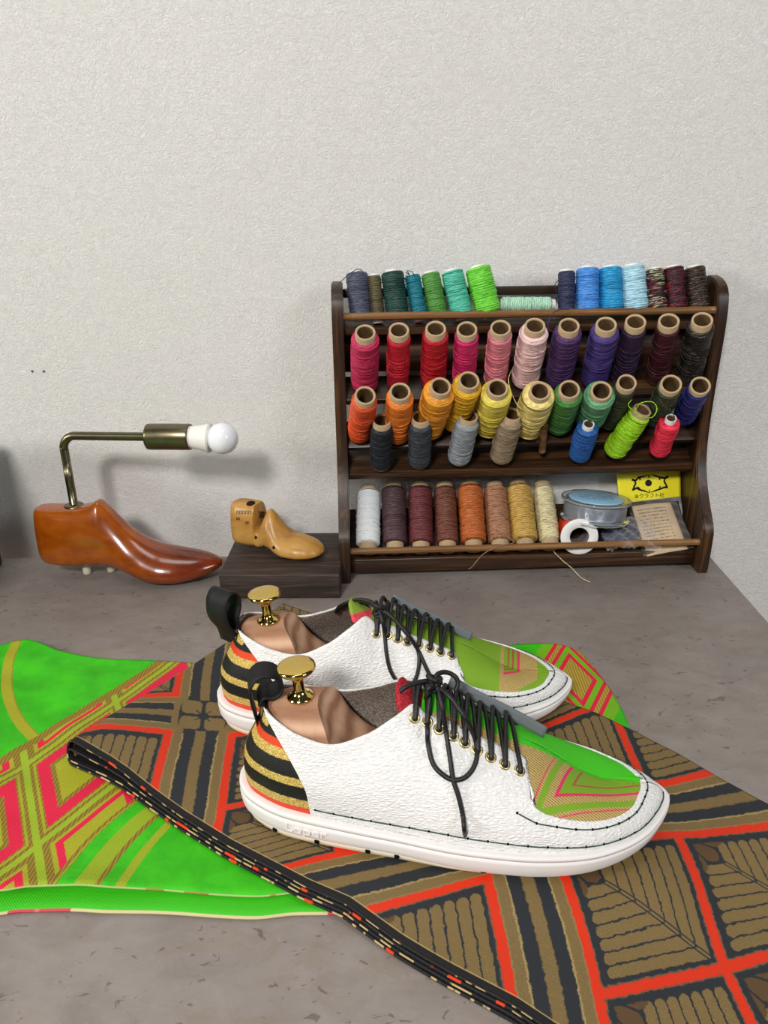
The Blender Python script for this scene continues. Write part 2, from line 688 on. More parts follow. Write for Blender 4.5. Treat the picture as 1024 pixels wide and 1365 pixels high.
# selvedge: black with broken gold and orange threads (pat.x = along, pat.y = across)
t = NT('black_selvedge', 0.6, 0.3)
u, v, e = t.attr('pat')
o = t.obj()
n1 = t.noise(t.vec(u * 1.0, v * 0.0 + e), 14.0, 2.0, 0.6)
n2 = t.noise(t.vec(u * 1.0 + 7.7, e), 9.0, 2.0, 0.6)
thread = t.lt((v - 0.5).abs(), 0.10, 0.05)
col = t.mix(t.noise(o, 900.0), lin((16, 15, 16)), lin((34, 33, 35)))
col = t.mix(thread * t.ss(n1, 0.52, 0.55), col, lin((190, 166, 116)))
col = t.mix(t.lt((v - 0.5).abs(), 0.30, 0.05) * t.ss(n2, 0.60, 0.62), col, lin((214, 60, 22)))
t.color(col)
t.bump(t.noise(o, 1500.0), 0.4, 0.0006)
M_SELV = t.mat


# ---- green brocade pattern (attribute pat = desk coordinates of the cloth)
GA = {}


def green_brocade(name):
    t = NT(name, 0.6, 0.35)
    x, y, e = t.attr('pat')
    o = t.obj()
    jit = t.noise(o, 900.0, 2.0, 0.5)
    x = x + (jit - 0.5) * 0.0012
    y = y + (jit - 0.5) * 0.0012
    tw = t.wave(o, 330.0, 0.8, 1.0, 1.0, 'DIAGONAL')
    hat = t.wave(t.scale(o, 1.0, 0.45, 1.0), 120.0, 0.5, 1.0, 1.0, 'X')
    gl = t.ss(t.noise(o, 1300.0, 1.0, 0.5), 0.66, 0.72)
    blot = t.noise(o, 38.0, 4.0, 0.6)
    green = t.mix(tw * 0.4 + t.ss(blot, 0.3, 0.7) * 0.6, lin((40, 160, 8)), lin((66, 202, 18)))
    olive = t.mix(tw, lin((148, 152, 24)), lin((172, 172, 36)))
    olive = t.mix(gl * 0.7, olive, lin((226, 206, 90)))
    brown = t.mix(t.ss(hat, 0.40, 0.60), lin((124, 98, 30)), lin((150, 130, 40)))
    pink = t.mix(tw, lin((206, 16, 54)), lin((230, 36, 76)))
    dred = lin((196, 50, 40))
    lime = lin((138, 190, 40))
    # lattice coordinates
    (a11, a12, a13), (a21, a22, a23) = GA['lat']
    i = x * a11 + y * a12 + a13      # across family 2 (steep lines at integers)
    j = x * a21 + y * a22 + a23      # across family 1 (up-right lines at integers)
    ju = ((j + 0.60) / 0.60)
    jl = ((j - 1.0) / 0.80)
    isu, isl = t.lt(j, 0.0, 0.0005), t.ss(j, 0.9995, 1.0005)
    jm = j * (1.0 - isu) * (1.0 - isl) + ju * isu + jl * isl
    fi, fj = (i.mod(1.0) - 0.5).abs() * 2.0, (jm.mod(1.0) - 0.5).abs() * 2.0
    d = fi.max(fj)
    def ring(c, lo, hi, aa=0.012):
        return t.ss(c, lo - aa, lo + aa) * t.lt(c, hi, aa)
    main = (1.0 - isu) * (1.0 - isl)
    cell = t.mix(t.ss(d, 0.93, 0.945), brown, t.mix(0.5, olive, lime))
    cell = t.mix(t.lt(d, 0.87, 0.006), cell, olive)
    cell = t.mix(t.lt(d, 0.82, 0.006), cell, brown)
    cell = t.mix(ring(d, 0.56, 0.79), cell, pink)
    cell = t.mix(t.lt(d, 0.56, 0.006), cell, brown)
    cell = t.mix(t.lt(d, 0.47, 0.012), cell, olive)
    side = t.mix(t.ss(d, 0.92, 0.94), brown, t.mix(0.5, olive, lime))
    side = t.mix(t.lt(d, 0.80, 0.006), side, olive)
    side = t.mix(ring(d, 0.58, 0.72), side, pink)
    side = t.mix(t.lt(d, 0.58, 0.012), side, olive)
    side = t.mix(t.lt(d, 0.20, 0.012), side, dred)
    lat = t.mix(main, side, cell)
    # band between upper and lower edges (curves, in lattice direction)
    (b1, b2, b3), (c1, c2, c3, c4) = GA['up'], GA['low']
    up = x * b1 + y * b2 + b3                         # <0 inside the band, metres
    lo = x * c1 + y * c2 + c3 + (y + c4) * (y + c4) * GA['curve']
    col = lat
    col = t.mix(t.lt((up + 0.004).abs(), 0.004, 0.0004), col, brown)
    # above: green with an arc line
    ax, ay, ar = GA['arc']
    rr = ((x - ax) * (x - ax) + (y - ay) * (y - ay)).sqrt() - ar
    top = t.mix(t.lt((rr).abs(), 0.0048, 0.0005), green, olive)
    top = t.mix(t.lt((rr + 0.0045).abs(), 0.0006, 0.0003) * 0.6, top, brown)
    col = t.mix(t.ss(up, -0.0004, 0.0004), col, top)
    # below: green with olive stripes that follow the lower edge
    bot = green
    bot = t.mix(t.lt((lo - 0.0230).abs(), 0.0070, 0.0005), bot, t.mix(0.25, olive, green))
    bot = t.mix(t.lt((lo - 0.0315).abs(), 0.0020, 0.0005), bot, brown)
    bot = t.mix(t.lt((lo - 0.0460).abs(), 0.0032, 0.0005), bot, t.mix(0.15, olive, green))
    bot = t.mix(t.lt((lo - 0.0022).abs(), 0.0026, 0.0005), bot, brown)
    bot = t.mix(t.lt((lo - 0.0035).abs(), 0.0006, 0.0003), bot, olive)
    col = t.mix(t.ss(lo, -0.0005, 0.0005), col, bot)
    # the right end carries another diamond
    (d11, d12, d13), (d21, d22, d23) = GA['dia']
    p = (x * d11 + y * d12 + d13).abs()
    q = (x * d21 + y * d22 + d23).abs()
    dd = p.max(q)
    fan = t.mix(t.ss(hat, 0.4, 0.6), lin((150, 124, 44)), lin((184, 158, 58)))
    dia = t.mix(t.ss(dd, 0.78, 0.80), fan, pink)
    dia = t.mix(t.ss(dd, 1.0, 1.02), dia, t.mix(0.6, olive, green))
    dia = t.mix(ring(dd, 1.30, 1.50), dia, pink)
    dia = t.mix(ring(dd, 1.50, 1.75), dia, fan)
    dia = t.mix(ring(dd, 1.75, 1.95), dia, pink)
    dia = t.mix(t.ss(dd, 2.5, 2.53), dia, green)
    col = t.mix(t.ss(x, 0.079, 0.081), col, dia)
    # cream piping on the very edge
    pip = t.mix(t.ss(t.noise(t.vec(x, 0.3), 42.0, 1.0), 0.60, 0.62), lin((206, 196, 142)), lin((200, 50, 80)))
    col = t.mix(t.lt(e, 0.0008, 0.0002), col, t.mix(0.45, pip, green))
    t.color(col)
    t.bump(tw * 0.5 + jit * 0.8, 0.22, 0.0006)
    return t.mat


GA['lat'] = ((10.8058, 5.9269, 5.4139), (10.4860, -5.8398, 1.0974))
GA['up'] = (-0.84522, 0.53442, -0.0895)
GA['low'] = (0.94516, -0.3266, 0.0683, 0.445)
GA['curve'] = -3.67
GA['arc'] = (-0.15453, -0.14207, 0.24107)
GA['dia'] = ((55.384, 19.238, -4.8126), (-46.547, 25.315, 14.040))
M_GREEN = green_brocade('green_brocade')

# ------------------------------------------------------------------ setting
WALL_Y = 0.085
bm = bmesh.new()
bm_box(bm, (-2.2, WALL_Y, -0.75), (2.2, WALL_Y + 0.12, 1.75))
tag(from_bm('wall_back', bm, M_WALL), kind='structure')
# two old pin marks in the wallpaper
M_PIN = plain('pin_hole', (96, 92, 88), 0.8, 0.1)
for x in (43.0, 58.5):
    p = on_y(x, 495, WALL_Y)
    V, F = lathe_geo([(0.0, 0.0006), (0.0011, 0.0006), (0.0016, 0.0002), (0.0018, -0.0004)], 20)
    o = mesh_obj('trim_pin', V, F, M_PIN)
    o.location = p
    o.rotation_euler = (PI / 2, 0, 0)
    o.name = 'trim_%d' % (1 if x < 50 else 2)
    tag(o, 'small pin mark in the white wallpaper', kind='structure')
M_FLOOR = wood('floor_wood', (96, 72, 50), (126, 98, 70), (150, 120, 90), 0.45, 0, 20.0, 0.1)
bm = bmesh.new()
bm_box(bm, (-2.2, -2.6, -0.80), (2.2, WALL_Y + 0.12, -0.75))
tag(from_bm('floor', bm, M_FLOOR), kind='structure')

desk = empty('desk', (-0.4, -0.5, -0.75))
tag(desk, 'grey stone-patterned desk under all the shoes, cloths and spools', 'desk')
box('desk_top', (-0.80, -0.60, 0.718), (0.803, 0.545, 0.75), M_DESK, desk, 0.0012)
for sx in (-0.74, 0.74):
    for sy in (-0.54, 0.48):
        box('leg', (sx - 0.025, sy - 0.025, 0.0), (sx + 0.025, sy + 0.025, 0.718), M_BOX, desk, 0.003)

# box at the left border
b = box('wooden_box', (0, 0, 0), (0.22, 0.26, 0.180), M_BOX, None, 0.003)
b.location = (-0.724, -0.235, 0.0006)
tag(b, 'dark brown wooden box at the left edge beside the orange shoe last', 'box')


# ------------------------------------------------------------------ obi cloths
def footprint(x, y):
    """1 where the brown cloth lies on the green one"""
    return sstep(y, -0.535, -0.475) * sstep(-x, -0.215, -0.165)


# --- green cloth: outline in desk coordinates, front edge and back edge by x
gf = np.array([[-0.62, -0.470], [-0.45, -0.478]] + [on_z(x, y, .0065)[:2].tolist() for x, y in
              ((0, 1189), (39, 1184), (98, 1183), (156, 1186), (200, 1186), (343, 1193), (398, 1188))] + [[0.00, -0.484], [0.08, -0.470], [0.150, -0.445], [0.184, -0.400]])
gb = np.array([[-0.62, -0.185]] + [on_z(x, y, .0075)[:2].tolist() for x, y in
              ((0, 862), (18, 858), (36, 856), (52, 859), (75, 867), (110, 873), (150, 876), (220, 880), (300, 884))] + [[-0.05, -0.205], [0.06, -0.192]]
              + [on_z(x, y, .0065)[:2].tolist() for x, y in ((684, 858), (720, 856), (745, 857), (762, 862), (776, 869))])


def green_sheet(dz, fshift, cut):
    nu, nv = 300, 120
    us = np.linspace(0, 1, nu)
    xs_f = np.linspace(-0.62, 0.184, nu)
    f = np.c_[xs_f, np.interp(xs_f, gf[:, 0], gf[:, 1])]
    f[:, 1] = hermite(gf[:, 0], gf[:, 1], xs_f)
    xs_b = np.linspace(-0.62, gb[-1, 0], nu)
    bk = np.c_[xs_b, hermite(gb[:, 0], gb[:, 1], xs_b)]
    V, A = [], []
    for i in range(nu):
        for j in range(nv):
            w = (j / (nv - 1)) ** 0.8
            p = f[i] * (1 - w) + bk[i] * w
            # right end bulges outwards, following the turned-over end
            r = us[i] ** 8
            p = p + np.array([0.016 * r * math.sin(PI * w), 0.0])
            if j == 0:
                p = p + np.array([0, 0])
            x, y = p
            wob = 0.0009 * math.sin(x * 70 + y * 35) + 0.0007 * math.sin(x * 31 - y * 90 + 1.0) + 0.0005 * math.sin(y * 160 + x * 40)
            free = sstep(-x, 0.12, 0.22)
            z = dz + wob * free * ((1.0 - 0.75 * sstep(x, -0.32, -0.24)) if dz > 0.004 else 0.4)
            # back hem lifts a little near the left corner, front lip rises
            z += 0.006 * math.exp(-((x + 0.385) / 0.035) ** 2) * w ** 6
            z += 0.0022 * math.exp(-((1 - w) / 0.03) ** 2) * free * 0.5
            z += (0.0032 + 0.0010 * math.sin(x * 26)) * math.exp(-(w / 0.05) ** 2) * free * (1 if dz > 0.004 else 0)
            V.append((x, y - fshift * (1 - w) ** 6, z))
            A.append((x, y, math.hypot(*(p - f[i]))))
    F = grid_faces(nu, nv)
    return V, F, A


green = empty('green_obi_cloth', (-0.2, -0.34, 0.0))
tag(green, 'bright green brocade obi cloth with pink and gold diamonds lying flat under the brown one', 'cloth')


def sub_origin(V, root):
    return [(v[0] - root.location[0], v[1] - root.location[1], v[2] - root.location[2]) for v in V]


V, F, A = green_sheet(0.0052, 0.0, 1)
o = mesh_obj('upper_layer', sub_origin(V, green), F, M_GREEN, green, True, None, {'pat': A})
md = o.modifiers.new('thickness', 'SOLIDIFY'); md.thickness = 0.0011; md.offset = -1
V, F, A = green_sheet(0.0024, 0.0145, 1)
A = [(a[0] + 0.09, a[1] - 0.05, a[2]) for a in A]
M_GREENP = NT('plain_green_satin', 0.55, 0.4)
_o = M_GREENP.obj()
_pip = M_GREENP.attr('pat')
_tw = M_GREENP.wave(_o, 330.0, 0.8, 1.0, 1.0, 'DIAGONAL')
_c = M_GREENP.mix(_tw, lin((50, 176, 18)), lin((66, 198, 24)))
_pc = M_GREENP.mix(M_GREENP.ss(M_GREENP.noise(M_GREENP.vec(_pip[0], 0.3), 48.0, 1.0), 0.60, 0.62), lin((206, 196, 142)), lin((206, 60, 80)))
M_GREENP.color(M_GREENP.mix(M_GREENP.lt(_pip[2], 0.0014, 0.0003), _c, _pc))
M_GREENP.bump(_tw, 0.2, 0.0006)
M_GREENP = M_GREENP.mat
o = mesh_obj('lower_layer', sub_origin(V, green), F, M_GREENP, green, True, None, {'pat': A})
md = o.modifiers.new('thickness', 'SOLIDIFY'); md.thickness = 0.0011; md.offset = -1

# --- brown cloth: pattern fitted to the weave lines seen on the desk
UL = [((225.5, 986), -4.5), ((206.7, 1054.6), -4.5), ((235.8, 938.4), -4.5), ((241, 907.6), -4.5),
      ((309, 986), -3.5), ((302.4, 1027), -3.5), ((290.5, 1106), -3.5), ((271.7, 960.6), -4), ((251, 1078.5), -4), ((280, 887), -4), ((312, 905), -3.5),
      ((453, 1137), -1.75), ((651, 1177), 0), ((682, 1319), 0), ((755.6, 1178.6), 1), ((781, 1246), 1), ((797.6, 1313), 1), ((807.7, 1360), 1),
      ((824.5, 963.6), 2.75), ((858, 1037.5), 2.75), ((906.8, 1115), 2.75), ((935.3, 1185), 2.75), ((967.3, 1279.4), 2.75), ((1006, 1360), 2.75)]
VL = [((196.5, 941.8), 0), ((234, 936.6), 0), ((271.7, 960.6), .5), ((172.5, 964), .5), ((302, 960.6), .5), ((107.6, 996.5), 1), ((138.4, 988), 1), ((223.8, 984.5), 1), ((309, 983), 1),
      ((321, 1075), 2.75), ((306, 1078), 2.75), ((733.8, 967), 2.75), ((775.8, 950), 2.75), ((400, 1153), 4.5), ((451, 1141), 4.5), ((844.6, 1047.6), 4.5), ((863, 1044), 4.5), ((959, 1020.7), 4.5),
      ((492, 1211), 5.5), ((571, 1192), 5.5), ((646, 1173.5), 5.5), ((891.7, 1109.8), 5.5), ((965.6, 1101.3), 5.5), ((1022.7, 1094.6), 5.5),
      ((804, 1318), 7.25), ((969, 1282.7), 7.25), ((1022.7, 1267.6), 7.25)]
fU = tps([on_z(*p, .0125) for p, _ in UL], np.array([u for _, u in UL]), 1e-5)
fV = tps([on_z(*p, .0125) for p, _ in VL], np.array([u for _, u in VL]), 1e-5)

bf_px = [(107.6, 1001.6), (150, 1019), (172.5, 1030.6), (206.7, 1056), (247.7, 1083.6), (309, 1121), (411.8, 1174), (468, 1196), (537, 1240), (605, 1278), (690.5, 1322), (742, 1356)]
bf = np.array([on_z(x, y, .0140 if i < 3 else .0125)[:2] for i, (x, y) in enumerate(bf_px)])
fd = np.array([math.cos(math.radians(-30.0)), math.sin(math.radians(-30.0))])   # along the cloth
fn = np.array([-fd[1], fd[0]])                                                 # towards the back edge
o0 = on_z(91, 1008, .0125)[:2]                                                 # front left corner
lf = (bf - o0) @ fd
wf = (bf - o0) @ fn
back_px = [(432, 827), (790, 950), (850, 971), (905, 998), (960, 1030), (1023, 1064)]
bb = np.array([on_z(x, y, .0125)[:2] for x, y in back_px])
lb = np.concatenate([[-0.02], (bb - o0) @ fd, [0.62]])
wb = np.concatenate([[((bb[0] - o0) @ fn) - 0.002], (bb - o0) @ fn, [((bb[-1] - o0) @ fn) - 0.02]])
lf = np.concatenate([[-0.02], lf, [0.62]])
wf = np.concatenate([[wf[0]], wf, [wf[-1] - 0.002]])
o_ = np.argsort(lb); lb, wb = lb[o_], wb[o_]
LMAX = 0.56


def brown_top(l, w01, ext=0.0050):
    """point of the cloth plan; w01 0..1 from front edge to back edge"""
    a = np.interp(l, lf, wf) - ext
    b = np.interp(l, lb, wb)
    w = a + (b - a) * w01
    p = o0[None] + l[:, None] * fd + w[:, None] * fn
    return p, (b - a) * w01


def brown_layer(z_top, z_bot, r, shift, zfold):
    """a sheet that runs in from the right, turns round the fold at l=r.. and runs back below"""
    nl, nt, nw = 260, 14, 120
    ls = np.linspace(LMAX, r, nl)
    prof = [(l, 1, 0) for l in ls]
    prof += [(r - r * math.sin(a), math.cos(a), 0) for a in np.linspace(0, PI, nt)[1:-1]]
    prof += [(l, -1, 0) for l in ls[::-1]]
    prof = np.array(prof)
    ws = np.linspace(0, 1, nw) ** 1.0
    V, A = [], []
    for wv in ws:
        p, dist = brown_top(prof[:, 0], np.full(len(prof), wv))
        x, y = p[:, 0], p[:, 1]
        base = 0.0006 + 0.0062 * footprint(x, y)
        lift = zfold * np.exp(-(np.maximum(prof[:, 0], 0) / 0.060) ** 1.5) * (0.35 + 0.65 * math.exp(-(wv / 0.35) ** 2))
        zt = base + z_top + lift
        zb = base + z_bot
        s = prof[:, 1]
        z = (zt + zb) / 2 + (zt - zb) / 2 * s
        sh = np.where(s > 0, 0, 1) * 0 + (1 - s) / 2
        k = shift[0] + (shift[1] - shift[0]) * sh
        kk = k * np.maximum(0, 1 - wv * 6)
        P = p - fn[None] * kk[:, None]
        if shift[2] > 0:       # inner layers are kept back from the back edge
            P = P - fn[None] * (shift[2] * wv)
        V.append(np.c_[P, z])
        q = np.c_[x, y]
        A.append(np.c_[fU(q), fV(q), dist])
    V = np.concatenate(V)
    A = np.concatenate(A)
    return V, grid_faces(nw, len(prof)), A, prof, V.reshape(nw, len(prof), 3)[0]


brown = empty('brown_obi_cloth', (0.0, -0.40, 0.0))
tag(brown, 'folded brown, black and orange brocade obi cloth with leaf squares under both sneakers', 'cloth')
for nm, zt, zb, r, sh, zf in (('outer_fold', 0.0068, 0.0006, 0.0062, (0.0, 0.0046, 0.0), 0.0150),
                              ('inner_fold', 0.0047, 0.0026, 0.0038, (0.0014, 0.0030, 0.004), 0.0085)):
    V, F, A, prof, edge = brown_layer(zt, zb, r, sh, zf)
    if nm == 'inner_fold':
        A[:, 2] = 0.0
    o = mesh_obj(nm, sub_origin(V, brown), F, M_BROC, brown, True, None, {'pat': A})
    md = o.modifiers.new('thickness', 'SOLIDIFY'); md.thickness = 0.0010; md.offset = 0
    # rolled selvedge along the front edge of that layer
    n = 10
    TV, TF = tube_geo(edge, 0.00105, n)
    lens = np.concatenate([[0], np.cumsum(np.linalg.norm(np.diff(edge, axis=0), axis=1))])
    TA = [(lens[i] * 5.0, ((k / n + 0.25 + 0.5) % 1.0), 0.0 if nm == 'outer_fold' else 0.37) for i in range(len(edge)) for k in range(n)]
    mesh_obj('selvedge', sub_origin(TV, brown), TF, M_SELV, brown, True, None, {'pat': TA})
    bpy.context.view_layer.update()

# ------------------------------------------------------------------ thread rack
RO = np.array([-0.067, -0.030, 0.0006])
RA = math.radians(2.9)
RX = np.array([math.cos(RA), math.sin(RA), 0.0])
RY = np.array([-math.sin(RA), math.cos(RA), 0.0])


def on_ry(x, y, ly):
    """point seen at (x, y) on the plane parallel to the rack front, ly behind it"""
    d = ray(x, y)
    k = (ly - (CAM - RO) @ RY) / (d @ RY)
    return CAM + k * d


rack = empty('thread_rack', RO, RA)
tag(rack, 'dark stained wooden rack holding rows of thread spools against the wall', 'rack')
prof_f = [(-0.005, 0.0), (-0.0062, 0.030), (-0.0060, 0.052), (-0.001, 0.063), (0.017, 0.085), (0.031, 0.106), (0.0405, 0.128), (0.045, 0.150),
          (0.0465, 0.175), (0.0465, 0.20), (0.0455, 0.24), (0.0440, 0.28), (0.0445, 0.305), (0.0475, 0.322), (0.053, 0.331), (0.061, 0.337), (0.071, 0.3405), (0.084, 0.342)]
prof_b = [(0.086, 0.340), (0.086, 0.09), (0.060, 0.055), (0.058, 0.0)]
pf = np.array(prof_f)
pf = np.vstack([pf[:3], catmull(pf[2:], 4)[1:]])
poly = np.vstack([pf, np.array(prof_b)])


def side_panel(x0, x1):
    bm = bmesh.new()
    a = [bm.verts.new((x0, p[0], p[1])) for p in poly]
    c = [bm.verts.new((x1, p[0], p[1])) for p in poly]
    n = len(poly)
    bm.faces.new(a)
    bm.faces.new(c[::-1])
    for i in range(n):
        bm.faces.new((a[i], a[(i + 1) % n], c[(i + 1) % n], c[i]))
    bmesh.ops.recalc_face_normals(bm, faces=bm.faces)
    ed = [e for e in bm.edges if abs(e.verts[0].co.x - e.verts[1].co.x) < 1e-6]
    bmesh.ops.bevel(bm, geom=ed, offset=0.0014, segments=2, affect='EDGES')
    return weighted(from_bm('side_panel', bm, M_RACK['z'], rack), 35)


side_panel(0.0, 0.0130)
side_panel(0.4365, 0.4495)


def rod(name, y, z, r, mat=None, x0=0.012, x1=0.4375):
    n = 40
    P = np.c_[np.linspace(x0, x1, n), np.full(n, y), np.full(n, z)]
    V, F = tube_geo(P, r, 14)
    return mesh_obj(name, V, F, mat or M_ROD, rack)


def slope_board(name, y0, z0, y1, z1, th, x0=0.0128, x1=0.4367, mat=None):
    """board whose top face runs from (y0,z0) front to (y1,z1) back"""
    d = np.array([y1 - y0, z1 - z0])
    L = np.linalg.norm(d)
    bm = bmesh.new()
    ang = math.atan2(d[1], d[0])
    mt = Matrix.Translation((0, y0, z0)) @ Matrix.Rotation(ang, 4, 'X')
    bm_box(bm, (x0, 0, -th), (x1, L, 0), 0.0012, 2, mt)
    return weighted(from_bm(name, bm, mat or M_RACK['x'], rack), 40)


rod('front_rod', 0.0515, 0.3065, 0.0044)
rod('front_rod', 0.0040, 0.0378, 0.0040)
slope_board('shelf', 0.0515, 0.2935, 0.0855, 0.300, 0.0085)            # under the top row
slope_board('back_rail', 0.0812, 0.3335, 0.0865, 0.3335, 0.0100, mat=M_RACK['x'])
slope_board('back_board', 0.0795, 0.238, 0.0835, 0.282, 0.007)         # behind the second row
slope_board('peg_rail', 0.0494, 0.2112, 0.0765, 0.2338, 0.009)            # second row
slope_board('peg_rail', 0.0510, 0.1530, 0.0755, 0.1790, 0.009)            # third row
slope_board('shelf', 0.0450, 0.1205, 0.0835, 0.1405, 0.0085)           # fourth row
slope_board('tray_board', 0.0216, 0.0180, 0.0745, 0.0645, 0.006)       # bottom tray
box('bottom_rail', (0.0128, 0.0110, 0.0050), (0.4367, 0.0200, 0.0232), M_RACK['x'], rack, 0.0014)
# a bare peg
q = [(726, 566), (723, 601)]
P0 = (on_ry(*q[0], 0.022) - RO); P1 = (on_ry(*q[1], 0.052) - RO)
loc = lambda p: np.array([p @ RX, p @ RY, p[2]])
V, F = tube_geo(np.linspace(loc(P0), loc(P1), 8), 0.0042, 12)
mesh_obj('peg', V, F, M_ROD, rack)

# ------------------------------------------------------------------ thread spools
M_KRAFT = NT('kraft_tube', 0.8, 0.2)
_v = M_KRAFT.obj()
M_KRAFT.color(M_KRAFT.mix(M_KRAFT.noise(_v, 160.0, 4.0, 0.6), lin((160, 136, 104)), lin((196, 172, 138))))
M_KRAFT.bump(M_KRAFT.noise(_v, 500.0), 0.2, 0.0005)
M_KRAFT = M_KRAFT.mat
M_KRAFTD = plain('kraft_tube_inside', (112, 88, 60), 0.9, 0.1, 0, 0.15)
M_WHITEP = plain('white_plastic_tube', (226, 226, 224), 0.4, 0.5, 0, 0.03)
THREAD = {}


def thread_mat(name, c, multi=None, wax=0.5, amp=0.28):
    if name in THREAD:
        return THREAD[name]
    t = NT('thread_' + name, 0.5 if wax > 0.3 else 0.7, 0.4)
    v = t.obj()
    w = t.wave(v, 125.0, 6.0, 3.0, 1.6, 'Z')
    n = t.noise(t.scale(v, 1.0, 1.0, 3.0), 130.0, 4.0, 0.65)
    f = w * 0.22 + n * 0.78
    c = lin(c)
    dk = tuple(x * (1 - amp * 1.5) for x in c[:3]) + (1,)
    lt = tuple(min(1.0, x * (1 + amp) + 0.012) for x in c[:3]) + (1,)
    col = t.ramp(f, [(0.30, dk), (0.5, c), (0.72, lt)])
    if multi:
        nn = t.noise(t.scale(v, 1.0, 1.0, 6.0), 62.0, 2.0, 0.5, 0.6)
        st = [(0.0, c)]
        for k, m_ in enumerate(multi):
            st.append((0.40 + 0.24 * (k + 1) / (len(multi) + 1), lin(m_)))
        nn2 = t.ramp(nn, [(0.0, c)] + [(0.46 + 0.05 * k, lin(m_)) for k, m_ in enumerate(multi)] + [(0.46 + 0.05 * len(multi), c)], 'CONSTANT')
        col = t.mix(t.ss(w, 0.15, 0.6), col, nn2)
    t.color(col)
    t.bump(w * 0.7 + n * 1.0, 0.5, 0.0012)
    if wax > 0.3:
        t.bsdf.inputs['Sheen Weight'].default_value = 0.0
    THREAD[name] = t.mat
    return t.mat


def spool(top, bot, rb, rt, cname, color, label, group, tube=(0.10, 0.06), style='kraft', taper=1.0, multi=None, wraps=2, seed=0, wax=0.6, shape='cyl', tail=None, amp=0.28, end='round'):
    """top, bot: world end points of the axis (tube ends).  tube: fractions of bare tube at top/bottom"""
    top, bot = np.asarray(top, float), np.asarray(bot, float)
    L = np.linalg.norm(top - bot)
    z = (top - bot) / L
    root = empty('thread_spool', bot)
    root.rotation_mode = 'QUATERNION'
    root.rotation_quaternion = Vector((0, 0, 1)).rotation_difference(Vector(z.tolist()))
    tag(root, label, 'spool', group)
    rng = np.random.default_rng(seed + 100)
    tm = thread_mat(cname, color, multi, wax, amp)
    z0, z1 = L * tube[1], L * (1 - tube[0])
    n, m = 40, 54
    prof = []
    e = 0.16 * rb
    edge = [(rt * 1.01, 0.0), (rb * 0.86, 0.0004), (rb * 0.955, e * 0.45), (rb * 0.99, e)]
    for r, dz in edge:
        prof.append((r, z0 + dz))
    k1 = rng.uniform(0, 6, 4)
    for k in range(1, m):
        f = k / m
        r = rb * (1 + (taper - 1) * f) * (1 + 0.012 * math.sin(f * 19 + k1[0]) + 0.010 * math.sin(f * 43 + k1[1]) + rng.normal(0, 0.006))
        prof.append((r, z0 + e + (z1 - z0 - 2 * e) * f))
    rbt = rb * taper
    for r, dz in edge[::-1]:
        prof.append((max(rt * 1.01, r * taper) if r > rt * 1.02 else r, z1 - dz * (1.6 if end == 'round' else 1)))
    V, F = lathe_geo(prof, n)
    geos = [(V, F)]
    # a few loose outer turns
    for q in range(wraps * 2 + 2):
        turns = rng.uniform(0.7, 1.6)
        a0, zz = rng.uniform(0, 6.28), rng.uniform(0.12, 0.8)
        sl = rng.uniform(-0.16, 0.16)
        P = []
        for tt in np.linspace(0, 1, 40):
            a = a0 + tt * turns * 2 * PI
            zf = min(0.97, max(0.03, zz + sl * tt * turns + 0.03 * math.sin(a)))
            r = rb * (1 + (taper - 1) * zf) * 1.03
            P.append((r * math.cos(a), r * math.sin(a), z0 + (z1 - z0) * zf))
        geos.append(tube_geo(P, 0.00042, 5))
    V, F = join_geo(geos)
    mesh_obj('thread', V, F, tm, root)
    # tube
    mt = M_KRAFT if style == 'kraft' else M_WHITEP
    th = rt * 0.80
    tp = [(th * 0.98, 0.0015), (th, 0.0), (rt, 0.0), (rt, L), (rt * 0.97, L + 0.0003), (th, L), (th * 0.98, L - 0.0015)]
    V, F = lathe_geo(tp, 36)
    V2, F2 = lathe_geo([(th * 0.985, L - 0.0008), (th * 0.985, L * 0.05), (0.0, L * 0.05)], 36)
    tb = join_geo([(V, F), (V2, F2)])
    mi = [0] * len(F) + [1] * len(F2)
    mesh_obj('tube', tb[0], tb[1], [mt, M_KRAFTD], root, True, mi)
    root['cn'] = cname
    bpy.context.view_layer.update()
    if tail is not None:
        mw = root.matrix_world.inverted()
        P = catmull(tail, 6)
        P = np.array([list(mw @ Vector(p.tolist())) for p in P])
        V, F = tube_geo(P, 0.0005, 6)
        mesh_obj('thread_tail', V, F, tm, root)
    del root['cn']
    return root


def row(data, yt, yb, group, **kw):
    for k, d in enumerate(data):
        (tx, ty), (bx, by), wb_, cname, color, label = d[:6]
        opt = dict(kw)
        opt.update(d[6] if len(d) > 6 else {})
        yt_, yb_ = opt.pop('yt', yt), opt.pop('yb', yb)
        top, bot = on_ry(tx, ty, yt_), on_ry(bx, by, yb_)
        s = px_scale((top + bot) / 2)
        rb = wb_ / 2 / s
        rt = opt.pop('rt', 0.0105)
        tl = opt.pop('tail', None)
        if tl:
            tl = [on_ry(a, b_, c_) for a, b_, c_ in tl]
        spool(top, bot, rb, min(rt, rb * 0.86), cname, color, label, group, seed=k * 7 + len(group), tail=tl, **opt)


